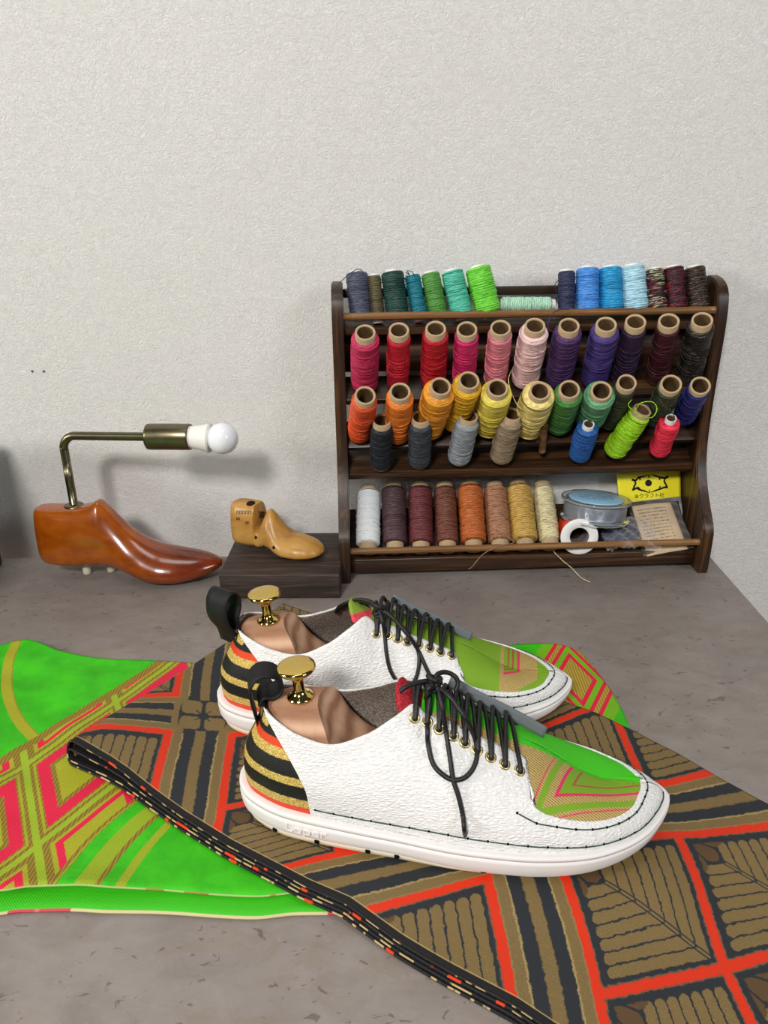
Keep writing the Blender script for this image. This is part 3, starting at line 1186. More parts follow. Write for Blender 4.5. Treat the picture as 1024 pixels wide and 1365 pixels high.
G1, G2, G3, G4, G5 = ('spools leaning on the top shelf', 'spools on the second row of pegs', 'spools on the third row of pegs', 'spools standing on the fourth shelf', 'spools lying in the bottom tray')
R1 = [
    ((475, 361), (481.5, 428), 29, 'slate', (74, 78, 98), 'slate grey-blue spool leftmost on the top shelf', dict(tail=[(488, 368, .062), (480, 359, .062), (470, 362, .058), (458, 372, .05), (447, 383, .045), (441, 387, .042)])),
    ((498, 366), (504.5, 431), 18.6, 'olive_drab', (86, 78, 52), 'thin olive-brown spool between slate and dark green ones on the top shelf'),
    ((522.5, 360), (531, 428), 30, 'bottle_green', (22, 62, 54), 'fat dark bottle-green spool on the top shelf'),
    ((549, 365), (561, 428), 20.5, 'teal', (16, 116, 132), 'thin teal spool on the top shelf', dict(tail=[(553, 367, .062), (549, 362, .06), (543, 361, .06), (546, 366, .06), (541, 363, .058)])),
    ((573, 362), (586, 427), 24.6, 'leaf_green', (76, 140, 56), 'leaf green spool on the top shelf'),
    ((602, 359), (617, 426), 29, 'turquoise', (78, 184, 158), 'turquoise mint spool on the top shelf'),
    ((636, 354), (653, 424), 34, 'lime_green', (108, 208, 56), 'fat bright green spool beside the one lying flat on the top shelf', dict(wax=0.8)),
    ((755.5, 360), (755.5, 422), 22.4, 'navy', (40, 46, 76), 'dark navy spool leftmost of the right half of the top shelf', dict(tail=[(746, 373, .062), (740, 379, .058), (742, 390, .06), (744, 400, .062)])),
    ((783.5, 355), (783, 421), 30, 'cornflower', (70, 140, 220), 'cornflower blue spool on the top shelf'),
    ((813.5, 354), (815.5, 420), 30, 'cyan', (30, 148, 204), 'cyan blue spool on the top shelf'),
    ((842, 352), (848, 420), 33, 'pale_blue', (170, 214, 230), 'pale ice-blue spool on the top shelf'),
    ((871, 357), (877, 419), 26, 'black_mix', (38, 22, 28), 'black spool with red, green and white flecks on the top shelf', dict(multi=[(150, 40, 66), (120, 160, 90), (214, 196, 176), (96, 40, 84)])),
    ((897, 354), (903, 418), 27, 'wine_mix', (52, 20, 30), 'wine red and black spool second from right on the top shelf', dict(multi=[(150, 32, 50), (70, 30, 40), (40, 40, 46)])),
    ((925, 354), (933, 417), 27, 'brown_mix', (34, 26, 22), 'black and brown spool rightmost on the top shelf', dict(multi=[(120, 92, 66), (70, 50, 38)])),
]
row(R1, 0.072, 0.0605, G1, style='plastic', rt=0.0078, tube=(0.03, 0.10), wraps=3)
# the spool lying flat on the top shelf
a, b_ = on_ry(667, 406, 0.066), on_ry(739, 406, 0.066)
spool(b_, a, 0.0086, 0.0062, 'pale_mint', (168, 212, 184), 'pale mint spool lying flat on the top shelf', G1, (0.06, 0.02), 'plastic', wraps=3, seed=55)
R2 = [
    ((487, 443), (486, 516), 36, 'magenta', (188, 40, 86), 'magenta pink spool with tangled thread leftmost on the second row', dict(wraps=7)),
    ((532, 440), (530, 514), 30, 'crimson', (196, 28, 50), 'crimson spool second from left on the second row'),
    ((581, 438), (577, 513), 34, 'red', (178, 16, 34), 'deep red spool third from left on the second row'),
    ((622.6, 439), (618, 510), 31, 'hot_pink', (212, 44, 108), 'hot pink spool on the second row'),
    ((667.5, 437), (660, 508), 31, 'rose', (228, 134, 150), 'rose pink spool on the second row'),
    ((713.5, 434), (699, 510), 37, 'blush', (236, 196, 196), 'pale blush pink spool on the second row'),
    ((759, 434), (743, 510), 36, 'aubergine', (72, 42, 92), 'aubergine purple spool beside the pale pink one', dict(tail=[(743, 446, .0), (731, 437, -.004), (735, 420, -.002), (746, 413, .03), (760, 412, .04)])),
    ((808.5, 432.5), (791, 510), 36, 'violet', (70, 52, 122), 'blue-violet spool on the second row'),
    ((847.6, 429), (829, 507), 30, 'plum', (50, 30, 60), 'dark plum spool fourth from right on the second row, right of the violet one'),
    ((892, 428), (875, 504), 30, 'burgundy', (66, 16, 26), 'dark burgundy spool second from right on the second row'),
    ((936.5, 426.5), (917, 504), 34, 'black_brown', (30, 26, 23), 'black-brown spool rightmost on the second row', dict(multi=[(84, 78, 62), (50, 40, 34)])),
]
row(R2, 0.000, 0.062, G2, tube=(0.085, 0.05), wraps=4, rt=0.0110)
R3 = [
    ((487, 527), (479, 580), 33, 'vermilion', (224, 84, 36), 'vermilion orange spool leftmost on the third row'),
    ((533.5, 522), (530, 580), 38, 'tangerine', (242, 128, 40), 'bright tangerine orange spool on the third row', dict(taper=0.92)),
    ((587.6, 515), (571, 573), 41, 'amber', (228, 152, 40), 'amber spool on the third row'),
    ((625.4, 507), (606, 565), 37, 'golden', (222, 170, 30), 'golden yellow spool pushed higher on the third row'),
    ((663.6, 517), (650, 570), 40, 'lemon', (226, 208, 84), 'lemon yellow spool on the third row'),
    ((720, 521), (703, 570), 43, 'butter', (236, 214, 132), 'fat butter-cream spool with loose thread on the third row', dict(wraps=5, tail=[(700, 548, .0), (690, 540, .0), (681, 521, .02), (678, 505, .035), (683, 492, .05)])),
    ((759.3, 519), (744, 568), 36, 'mid_green', (74, 134, 62), 'mid green spool on the third row'),
    ((802, 521), (785, 560), 39, 'sea_green', (98, 160, 116), 'sea green spool on the third row', dict(wraps=5)),
    ((836, 510), (812, 563), 28, 'moss', (50, 56, 36), 'dark moss spool on the third row right of the sea green one'),
    ((895, 512), (873, 558), 32, 'pine', (56, 66, 44), 'dark pine-green spool second from right on the third row', dict(tail=[(878, 528, -.005), (884, 540, -.008), (894, 548, -.008), (900, 556, -.008)])),
    ((934, 514), (911, 556), 29, 'royal', (34, 44, 130), 'dark royal blue spool rightmost on the third row'),
]
row(R3, -0.012, 0.060, G3, tube=(0.09, 0.04), wraps=3, rt=0.0114)
R4 = [
    ((509, 560), (508, 620), 29, 'ink', (26, 32, 40), 'black-navy spool leftmost on the fourth shelf', dict(tail=[(495, 600, .03), (494, 612, .03), (502, 624, .035), (518, 623, .04), (525, 614, .05)])),
    ((561, 556), (559, 617), 30, 'charcoal', (56, 62, 70), 'charcoal grey spool second from left on the fourth shelf'),
    ((625, 554), (611, 613), 31, 'silver', (140, 148, 154), 'silver grey spool on the fourth shelf'),
    ((683, 552), (667, 611), 31, 'taupe', (142, 124, 100), 'taupe spool on the fourth shelf'),
    ((785, 565), (772, 608), 29, 'cobalt', (30, 88, 160), 'small cobalt blue spool on the fourth shelf', dict(rt=0.0066, style='plastic')),
    ((857, 546), (817, 603), 31, 'neon_lime', (158, 216, 30), 'tilted neon lime spool on the fourth shelf', dict(rt=0.0105, tail=[(842, 533, -.01), (838, 541, -.01), (850, 552, -.012), (858, 556, -.013), (870, 556, -.012), (876, 545, -.01), (870, 536, -.008), (855, 537, -.006), (848, 545, -.004)])),
    ((895, 557), (878, 602), 27, 'neon_red', (228, 44, 72), 'small neon red-pink spool rightmost on the fourth shelf', dict(rt=0.0062, style='plastic')),
]
row(R4, 0.016, 0.052, G4, tube=(0.10, 0.03), wraps=2, rt=0.0108)
R5 = [
    ((491.4, 650), (490.6, 736), 32, 'white', (226, 230, 232), 'white spool leftmost in the bottom tray', dict(amp=0.06)),
    ((524, 646), (527, 735), 32, 'mulberry', (74, 50, 54), 'dark mulberry brown spool second from left in the bottom tray'),
    ((560, 646), (561.5, 735), 32, 'oxblood', (98, 40, 44), 'oxblood spool third from left in the bottom tray'),
    ((592.5, 646), (597, 734), 29.5, 'chestnut', (106, 58, 42), 'chestnut brown spool left of the rust orange one in the bottom tray'),
    ((626, 644), (632, 733), 34, 'rust', (176, 92, 36), 'rust orange spool in the bottom tray'),
    ((659, 646), (667.5, 732), 31, 'tan', (156, 110, 80), 'tan brown spool right of the rust one with a loose thread', dict(tail=[(676, 668, .05), (656, 690, .035), (655, 702, .025), (670, 712, .01), (685, 723, .0), (668, 727, -.004), (645, 738, -.006), (630, 755, -.008), (624, 759, -.010)])),
    ((690.5, 643), (701, 731), 34, 'gold', (186, 148, 72), 'mustard gold spool in the bottom tray'),
    ((722.5, 645), (734, 730), 27, 'cream', (206, 196, 152), 'cream spool beside the neon orange one in the bottom tray', dict(tail=[(738, 735, -.004), (750, 747, -.008), (762, 757, -.012), (775, 770, -.02), (787, 776, -.025)])),
]
row(R5, 0.080, 0.0125, G5, tube=(0.07, 0.105), wraps=2, rt=0.0105, amp=0.38)

# ------------------------------------------------------------------ things beside the spools in the tray
t = NT('clear_plastic', 0.06, 0.5)
t.color(t.mix(t.noise(t.obj(), 30.0), lin((236, 240, 242)), lin((246, 248, 250))))
t.bsdf.inputs['Transmission Weight'].default_value = 0.92
t.bsdf.inputs['IOR'].default_value = 1.25
M_CLEAR = t.mat
t = NT('clear_film', 0.12, 0.5)
t.color(t.mix(t.noise(t.obj(), 60.0), lin((236, 238, 240)), lin((250, 250, 250))))
tb = t.node('ShaderNodeBsdfTransparent')
mx = t.node('ShaderNodeMixShader')
lw = t.node('ShaderNodeLayerWeight')
lw.inputs['Blend'].default_value = 0.35
t.put(mx.inputs[0], E(t, lw.outputs['Facing']) * 0.35 + 0.05)
t.nt.links.new(tb.outputs[0], mx.inputs[1])
t.nt.links.new(t.bsdf.outputs[0], mx.inputs[2])
t.nt.links.new(mx.outputs[0], t.nt.nodes['Material Output'].inputs['Surface'])
t.bump(t.noise(t.obj(), 90.0, 3.0), 0.25, 0.002)
M_FILM = t.mat

# neon orange reel with a white flange facing the room
c0 = on_ry(772.6, 715.7, 0.0105)
reel = empty('thread_reel', c0, RA)
reel.rotation_euler = (math.radians(84), math.radians(0), RA + math.radians(-6))
tag(reel, 'neon orange thread reel with a white hollow flange facing out of the bottom tray', 'reel')
V, F = lathe_geo([(0.0115, -0.001), (0.0115, 0.0), (0.0118, 0.0004), (0.0218, 0.0004), (0.0226, -0.0002), (0.0226, -0.0018), (0.0190, -0.0022), (0.0165, -0.0045), (0.0165, -0.056), (0.0226, -0.0575), (0.0226, -0.060), (0.0115, -0.060), (0.0115, -0.055)], 56)
mesh_obj('flanged_core', V, F, M_WHITEP, reel)
V, F = lathe_geo([(0.0115, -0.0008), (0.0114, -0.020), (0.0114, -0.0598)], 40)
M_GREYIN = plain('grey_inside', (126, 118, 124), 0.7, 0.2)
mesh_obj('bore', V, [f[::-1] for f in F], M_GREYIN, reel)
V, F = lathe_geo([(0.0166, -0.0040), (0.0196, -0.0046), (0.0200, -0.010), (0.0202, -0.035), (0.0200, -0.054), (0.0166, -0.0575)], 48)
mesh_obj('thread', V, F, thread_mat('neon_orange', (246, 76, 40), None, 0.6, 0.12), reel)

# clear disc reel of monofilament with a blue label
c1 = on_ry(794, 672, 0.046)
disc = empty('line_reel', c1)
disc.rotation_euler = (math.radians(-6), math.radians(3.5), RA)
tag(disc, 'clear plastic disc reel of silvery line with a blue label on top', 'reel')
R = 0.0425
V, F = lathe_geo([(0.020, 0.0050), (R - 0.002, 0.0050), (R, 0.0058), (R, 0.0082), (R - 0.0015, 0.0088), (R - 0.004, 0.0078), (0.034, 0.0076), (0.020, 0.0076)], 72)
V2, F2 = lathe_geo([(0.020, -0.0150), (R - 0.002, -0.0150), (R, -0.0158), (R, -0.0182), (R - 0.0015, -0.0188), (0.034, -0.0176), (0.020, -0.0176)], 72)
V, F = join_geo([(V, F), (V2, F2)])
mesh_obj('clear_flange', V, F, M_CLEAR, disc)
t = NT('monofilament', 0.22, 0.6)
v = t.obj()
w = t.wave(v, 520.0, 0.5, 1.0, 1.0, 'Z')
t.color(t.mix(w, lin((110, 120, 132)), lin((186, 196, 206))))
t.bsdf.inputs['Metallic'].default_value = 0.5
t.bump(w, 0.5, 0.0006)
V, F = lathe_geo([(0.018, -0.0148), (0.0375, -0.0148), (0.0382, -0.012), (0.0384, -0.005), (0.0382, 0.002), (0.0375, 0.0048), (0.018, 0.0048)], 72)
mesh_obj('line', V, F, t.mat, disc)
t = NT('blue_label', 0.45, 0.4)
v = t.obj()
lx_, ly_, lz_ = t.xyz(v)
rows = t.lt(((ly_ * 160.0).mod(1.0) - 0.5).abs(), 0.26, 0.08)
wr = t.ss(t.noise(t.scale(v, 1.0, 0.35, 1.0), 330.0, 2.0, 0.6), 0.50, 0.54)
reg = t.lt(ly_.abs(), 0.012, 0.001) * t.lt(lx_.abs(), 0.021, 0.001)
t.color(t.mix(rows * wr * reg * 0.75, lin((150, 196, 224)), lin((62, 104, 142))))
V, F = lathe_geo([(0.0, 0.0086), (0.0325, 0.0086), (0.0332, 0.0082), (0.0332, 0.0078)], 64)
mesh_obj('label_disc', V, [f[::-1] for f in F], t.mat, disc)

# bag with dark blue thread
c2 = on_ry(825, 712, 0.030)
bag = empty('thread_bag', c2, RA)
tag(bag, 'crumpled clear plastic bag with dark blue thread under the disc reel', 'bag')
geos = []
rr = np.random.default_rng(5)
for k in range(26):
    P = []
    a0 = rr.uniform(0, 6.28)
    for tt in np.linspace(0, 1, 30, endpoint=False):
        a = a0 + tt * 2 * PI
        P.append((0.0215 * math.cos(a) * (1 + 0.1 * math.sin(3 * a + k)), 0.013 * math.sin(a) + rr.normal(0, 0.0003), 0.0075 * math.sin(a * 1 + k * 0.5) * 0.6 + (k / 26 - 0.5) * 0.013))
    geos.append(tube_geo(P, 0.0011, 5, True))
V, F = join_geo(geos)
mesh_obj('thread_hank', V, F, thread_mat('dark_navy', (28, 38, 74), None, 0.6), bag)
nx, ny = 40, 26
Vb = []
for i in range(nx):
    for j in range(ny):
        u_, v_ = i / (nx - 1) - 0.5, j / (ny - 1) - 0.5
        zz = 0.0125 * math.exp(-(u_ * 2.3) ** 4 - (v_ * 1.8) ** 4) + 0.0016 * math.sin(u_ * 31 + v_ * 17) + 0.0012 * math.sin(v_ * 43 - u_ * 21) + 0.001 * math.sin(u_ * 67 + v_ * 50)
        Vb.append((u_ * 0.068 + 0.010, v_ * 0.044 - 0.010 + 0.003 * math.sin(u_ * 14), zz + 0.000 + v_ * 0.020))
mesh_obj('clear_film', Vb, grid_faces(nx, ny), M_FILM, bag)


def quad_card(name, px, ys, th, mat, nu=24, nv=24, bow=0.0):
    c = [on_ry(p[0], p[1], y) for p, y in zip(px, ys)]       # TL TR BR BL
    n = np.cross(c[1] - c[0], c[3] - c[0])
    n /= np.linalg.norm(n)
    if n[1] > 0:
        n = -n
    org = (c[2] + c[3]) / 2

    def at(a, b):
        top = c[0] * (1 - a) + c[1] * a
        bt = c[3] * (1 - a) + c[2] * a
        return top * (1 - b) + bt * b + n * bow * math.sin(PI * a)
    V, A = [], []
    for i in range(nu):
        for j in range(nv):
            V.append(at(i / (nu - 1), j / (nv - 1)) - org)
            A.append((i / (nu - 1), j / (nv - 1), 0))
    o = mesh_obj(name, V, grid_faces(nu, nv), mat, None, True, None, {'pat': A})
    md = o.modifiers.new('thickness', 'SOLIDIFY'); md.thickness = th; md.offset = 0
    return o, at, n, org


M_YEL = plain('yellow_card', (226, 214, 30), 0.45, 0.4, 0, 0.03)
root_y = empty('header_card', on_ry(866, 666, 0.072))
tag(root_y, 'yellow printed header card with black ornament at the back of the bottom tray', 'card')
o, at, n_, org = quad_card('card', [(822, 631), (907, 623.5), (907.5, 662), (826, 671.5)], (0.0775, 0.0775, 0.066, 0.066), 0.0006, M_YEL)
o.location = org - np.array(root_y.location); o.parent = root_y
o, at2, n2, org2 = quad_card('folded_flap', [(826, 621.5), (917, 616.5), (918, 619.5), (826, 625)], (0.068, 0.068, 0.0635, 0.0635), 0.0006, plain('yellow_card_edge', (196, 184, 40), 0.5))
o.location = org2 - np.array(root_y.location); o.parent = root_y
ycard_n = n_
yp0 = at(0.5, 0.5)


def on_card(x, y, p0=yp0, n=None, off=0.0008):
    n = ycard_n if n is None else n
    d = ray(x, y)
    return CAM + ((p0 - CAM) @ n) / (d @ n) * d + n * off


def flat_stroke(px_pts, wpx, p0, n, smooth=6, closed=False, off=0.0007):
    P = np.array([on_card(x, y, p0, n, off) for x, y in px_pts])
    if smooth:
        P = catmull(P, smooth, closed)
    wv = np.broadcast_to(np.asarray(wpx, float) if np.ndim(wpx) == 0 else np.interp(np.linspace(0, 1, len(P)), np.linspace(0, 1, len(wpx)), wpx), (len(P),))
    s = px_scale(P.mean(0))
    T = np.gradient(P, axis=0)
    T /= np.linalg.norm(T, axis=1)[:, None] + 1e-12
    S = np.cross(n, T)
    V = []
    for i in range(len(P)):
        V += [P[i] + S[i] * wv[i] / 2 / s, P[i] - S[i] * wv[i] / 2 / s]
    return V, [(2 * i, 2 * i + 1, 2 * i + 3, 2 * i + 2) for i in range(len(P) - 1)]


def cz(x, y):
    return (730 + x * 0.1953, 620 + y * 0.1953)


em = []
for pts, w_ in (([(575, 98), (600, 104), (622, 84), (655, 78), (690, 66)], [3.2, 2.6, 2.4, 2.2, 0.6]),
                ([(703, 64), (735, 72), (770, 84), (798, 88), (822, 78)], [0.6, 2.2, 2.6, 2.6, 3.2]),
                ([(578, 170), (604, 158), (630, 168), (660, 176), (692, 188)], [3.2, 2.6, 2.4, 2.2, 0.6]),
                ([(703, 186), (735, 174), (770, 162), (795, 152), (820, 150)], [0.6, 2.2, 2.4, 2.6, 3.2]),
                ([(588, 98), (600, 122), (590, 146), (584, 168)], [1.6, 2.4, 2.4, 1.6]),
                ([(806, 84), (796, 108), (806, 130), (816, 150)], [1.6, 2.4, 2.4, 1.6]),
                ([(690, 66), (694, 80), (688, 90)], [1.6, 1.2, 0.4]), ([(694, 188), (696, 176), (692, 166)], [1.6, 1.2, 0.4]),
                ([(622, 84), (632, 96), (626, 104)], [2.0, 1.8, 0.6]), ([(770, 84), (762, 96), (770, 102)], [2.0, 1.8, 0.6]),
                ([(630, 168), (622, 154), (606, 146)], [2.0, 1.8, 0.6]), ([(770, 162), (764, 150), (776, 142)], [2.0, 1.8, 0.6])):
    em.append(flat_stroke([cz(*p) for p in pts], w_, yp0, ycard_n))
ctr = cz(688, 122)
ang = np.linspace(0, 2 * PI, 28, endpoint=False)
V = [on_card(ctr[0] + 4.5 * math.cos(a), ctr[1] + 4.4 * math.sin(a)) for a in ang]
em.append((V, [tuple(range(28))]))
ctr2 = cz(607, 213)
em.append(flat_stroke([(ctr2[0] + 1.9 * math.cos(a), ctr2[1] + 1.9 * math.sin(a)) for a in np.linspace(0, 2 * PI, 20)], 0.7, yp0, ycard_n, 0))
em.append(flat_stroke([(ctr2[0] - 1, ctr2[1] - 0.2), (ctr2[0] + 1, ctr2[1] - 0.5), (ctr2[0] - 0.2, ctr2[1] + 1.3)], 0.7, yp0, ycard_n, 0))
V, F = join_geo(em)
yl = np.array(root_y.location)
mesh_obj('emblem', [np.array(v) - yl for v in V], F, M_BLACKP, root_y, False)


def text_geo(body, size=1.0):
    cu = bpy.data.curves.new('txt', 'FONT')
    cu.body = body
    cu.size = size
    ob = bpy.data.objects.new('txt', cu)
    COL.objects.link(ob)
    bpy.context.view_layer.update()
    dg = bpy.context.evaluated_depsgraph_get()
    me = bpy.data.meshes.new_from_object(ob.evaluated_get(dg))
    V = np.array([tuple(v.co) for v in me.vertices])
    F = [tuple(p.vertices) for p in me.polygons]
    bpy.data.objects.remove(ob)
    bpy.data.curves.remove(cu)
    bpy.data.meshes.remove(me)
    return V, F


try:
    V, F = text_geo('クラフト社')
    lo_, hi_ = V.min(0), V.max(0)
    x0, y0 = cz(626, 226)
    x1, y1 = cz(796, 194)
    a0_, a1_, a2_ = on_card(x0, y0), on_card(x1, y0 - 1.0), on_card(x0, y1 - 0.4)
    V = [a0_ + (a1_ - a0_) * ((v[0] - lo_[0]) / (hi_[0] - lo_[0])) + (a2_ - a0_) * ((v[1] - lo_[1]) / (hi_[1] - lo_[1])) - yl for v in V]
    mesh_obj('lettering', V, F, M_BLACKP, root_y, False)
except Exception as ex:
    print('card text', ex)

t = NT('printed_kraft_paper', 0.8, 0.2)
u, v, e = t.attr('pat')
ln = (v * 15.0).mod(1.0)
k = t.lt((ln - 0.5).abs(), 0.19, 0.05)
wd = t.ss(t.noise(t.vec(u * 26.0, (v * 15.0 - ln) * 3.7), 2.2, 2.0, 0.6), 0.46, 0.52)
wid = t.lt((u - 0.46).abs(), 0.36, 0.01) * t.lt((v - 0.46).abs(), 0.40, 0.01)
gap = t.ss(((v * 3.75).mod(1.0) - 0.5).abs(), 0.06, 0.09)
t.color(t.mix(k * wd * wid * gap * 0.8, t.mix(t.noise(t.obj(), 120.0), lin((184, 158, 122)), lin((204, 178, 142))), lin((62, 48, 36))))
M_PAPER = t.mat
root_k = empty('instruction_card', on_ry(890, 735, 0.014))
tag(root_k, 'brown printed paper card in a clear sleeve at the right end of the bottom tray', 'card')
kl = np.array(root_k.location)
o, at, n_, org = quad_card('card', [(842, 675), (894, 669.5), (917.5, 732), (863, 742)], (0.058, 0.058, 0.0096, 0.0096), 0.0005, M_PAPER, bow=0.002)
o.location = org - kl; o.parent = root_k
nx, ny = 34, 34
Vb = []
for i in range(nx):
    for j in range(ny):
        a, b = -0.10 + 1.24 * i / (nx - 1), -0.10 + 1.10 * j / (ny - 1)
        w = 0.0008 * math.sin(a * 23 + b * 9) + 0.0007 * math.sin(b * 31 - a * 13)
        Vb.append(at(a, b) + n_ * (0.0024 + w) - kl)
mesh_obj('sleeve', Vb, grid_faces(nx, ny), M_FILM, root_k)


# ------------------------------------------------------------------ shoe lasts
def last_geo(tab, L, n=64, m=120, flat=3.2, box_x=(0.06, 0.12), box=4.4):
    """tab rows: x, z_bottom, z_top, half width, y centre, top width ratio"""
    T = np.array(tab, float)
    ease = (1 - np.cos(np.linspace(0, PI, m))) / 2 * 0.55 + np.linspace(0, 1, m) * 0.45
    xs = np.unique(np.concatenate([T[0, 0] + ease * (T[-1, 0] - T[0, 0]), T[:, 0]]))
    c = [hermite(T[:, 0], T[:, k], xs) for k in range(1, 6)]
    V = []
    for i, x in enumerate(xs):
        zb, zt, w, yc, tw = [q[i] for q in c]
        zm = zb + 0.36 * (zt - zb)
        for k in range(n):
            a = 2 * PI * k / n
            ca, sa = math.cos(a), math.sin(a)
            e = 2.0 / (box + (flat - box) * float(sstep(x, *box_x)))
            cx = math.copysign(abs(ca) ** e, ca)
            sx = math.copysign(abs(sa) ** e, sa)
            hh = (zt - zm) if sa > 0 else (zm - zb)
            wr = 1 - (1 - tw) * max(0.0, sx) ** 1.4
            V.append((x, yc + w * cx * wr, zm + hh * sx))
    F = grid_faces(len(xs), n, False, True, flip=True)
    F.append(tuple(range(n)))
    F.append(tuple((len(xs) - 1) * n + k for k in range(n))[::-1])
    return V, F


lamp = empty('shoe_last_lamp', (-0.4305, 0.004, 0.0), math.radians(-5))
tag(lamp, 'desk lamp with a brass arm rising from a glossy orange shoe last', 'lamp')
tab = [(-0.0080, 0.038, 0.078, 0.004, 0.0, 0.9), (-0.0066, 0.029, 0.0855, 0.012, 0.0, 0.85), (-0.002, 0.0215, 0.0885, 0.0205, 0.0, 0.78), (0.008, 0.0178, 0.0890, 0.0255, 0.0, 0.74), (0.026, 0.0170, 0.0892, 0.0275, 0.0, 0.72),
       (0.048, 0.0178, 0.0900, 0.0270, 0.0, 0.68), (0.064, 0.0188, 0.0935, 0.0262, 0.0, 0.60), (0.0745, 0.0190, 0.0985, 0.0256, 0.0, 0.45), (0.082, 0.0182, 0.0925, 0.0254, 0.0, 0.42), (0.095, 0.0145, 0.0780, 0.0268, -0.001, 0.45),
       (0.112, 0.0080, 0.0615, 0.0300, -0.003, 0.5), (0.130, 0.0030, 0.0495, 0.0335, -0.004, 0.55), (0.148, 0.0006, 0.0425, 0.0350, -0.004, 0.58), (0.165, 0.0005, 0.0388, 0.0335, -0.003, 0.6), (0.182, 0.0025, 0.0355, 0.0290, -0.001, 0.6),
       (0.199, 0.0065, 0.0315, 0.0220, 0.001, 0.6), (0.2115, 0.0115, 0.0270, 0.0136, 0.002, 0.6), (0.2178, 0.0155, 0.0230, 0.0062, 0.002, 0.7), (0.2195, 0.0180, 0.0205, 0.0015, 0.002, 0.8)]
V, F = last_geo(tab, 0.216, flat=2.7)
mesh_obj('shoe_last', V, F, M_LASTO, lamp)
PX, PY = 0.0410, 0.002          # pole on the heel top
ztop = 0.1775
path = [(PX, PY, 0.084), (PX, PY, 0.12), (PX, PY, ztop - 0.016)]
for a in np.linspace(0, PI / 2, 12):
    path.append((PX + 0.0165 * (1 - math.cos(a)), PY - 0.0, ztop - 0.0165 + 0.0165 * math.sin(a)))
XS = 0.172
path += [(PX + 0.05, PY - 0.001, ztop + 0.0004), (PX + 0.10, PY - 0.002, ztop + 0.0010), (XS, PY - 0.003, ztop + 0.0018)]
path = np.array(path)
V, F = tube_geo(path, 0.0050, 20)
mesh_obj('arm', V, F, M_ABRASS, lamp)
V, F = lathe_geo([(0.0, 0.0035), (0.0055, 0.0035), (0.0100, 0.0028), (0.0115, 0.0012), (0.0116, -0.002), (0.0, -0.002)], 36)
o = mesh_obj('pole_collar', V, F, M_ABRASS, lamp); o.location = (PX, PY, 0.0885)


def x_axis(o, loc, tilt=0.0):
    o.location = loc
    o.rotation_euler = (0, PI / 2 + tilt, 0)


V, F = lathe_geo([(0.0, 0.0), (0.0130, 0.0), (0.0148, 0.001), (0.0152, 0.003), (0.0152, 0.0500), (0.0148, 0.0515), (0.0136, 0.0515), (0.0134, 0.046), (0.0, 0.046)], 48)
o = mesh_obj('socket', V, F, M_ABRASS, lamp); x_axis(o, (XS - 0.026, PY - 0.0028, ztop + 0.0013), -0.012)
V, F = lathe_geo([(0.0, 0.0), (0.0128, 0.0), (0.0130, 0.006), (0.0142, 0.015), (0.0166, 0.0262), (0.0168, 0.0272), (0.0, 0.028)], 48)
BX = XS - 0.026 + 0.047
bulb = mesh_obj('bulb_base', V, F, M_BULBB, lamp); x_axis(bulb, (BX, PY - 0.003, ztop + 0.0018), 0.03)
pr = [(0.0157, 0.0)]
for a in np.linspace(math.radians(-58), PI / 2, 26):
    pr.append((0.0180 * math.cos(a) if a < PI / 2 - 1e-3 else 0.0, 0.0150 + 0.0180 * math.sin(a)))
V, F = lathe_geo(pr, 48)
o = mesh_obj('bulb_globe', V, F, M_BULB, lamp); x_axis(o, (BX + 0.0268, PY - 0.003, ztop + 0.0010), 0.03)
for fx, fy in ((0.046, -0.004), (0.074, 0.004)):
    V, F = lathe_geo([(0.0, 0.0), (0.0045, 0.0), (0.0050, 0.002), (0.0045, 0.0205), (0.0, 0.021)], 20)
    o = mesh_obj('foot', V, F, plain('pale_foot', (206, 204, 182), 0.5), lamp); o.location = (fx, fy, 0.0004)

# dark oak block and the small last on it
pA = on_z(291.5, 767, 0.031); pB = on_z(452.5, 766, 0.031)
blk_c = np.array([pA[0], pA[1], 0.0])
bw = np.linalg.norm((pB - pA)[:2])
ba = math.atan2(pB[1] - pA[1], pB[0] - pA[0])
blk = box('oak_block', (0, 0, 0.0006), (bw, 0.120, 0.031), M_BLOCK, None, 0.0012)
blk.location = blk_c
blk.rotation_euler = (0, 0, ba)
tag(blk, 'dark oak block carrying the small tan shoe last', 'block')

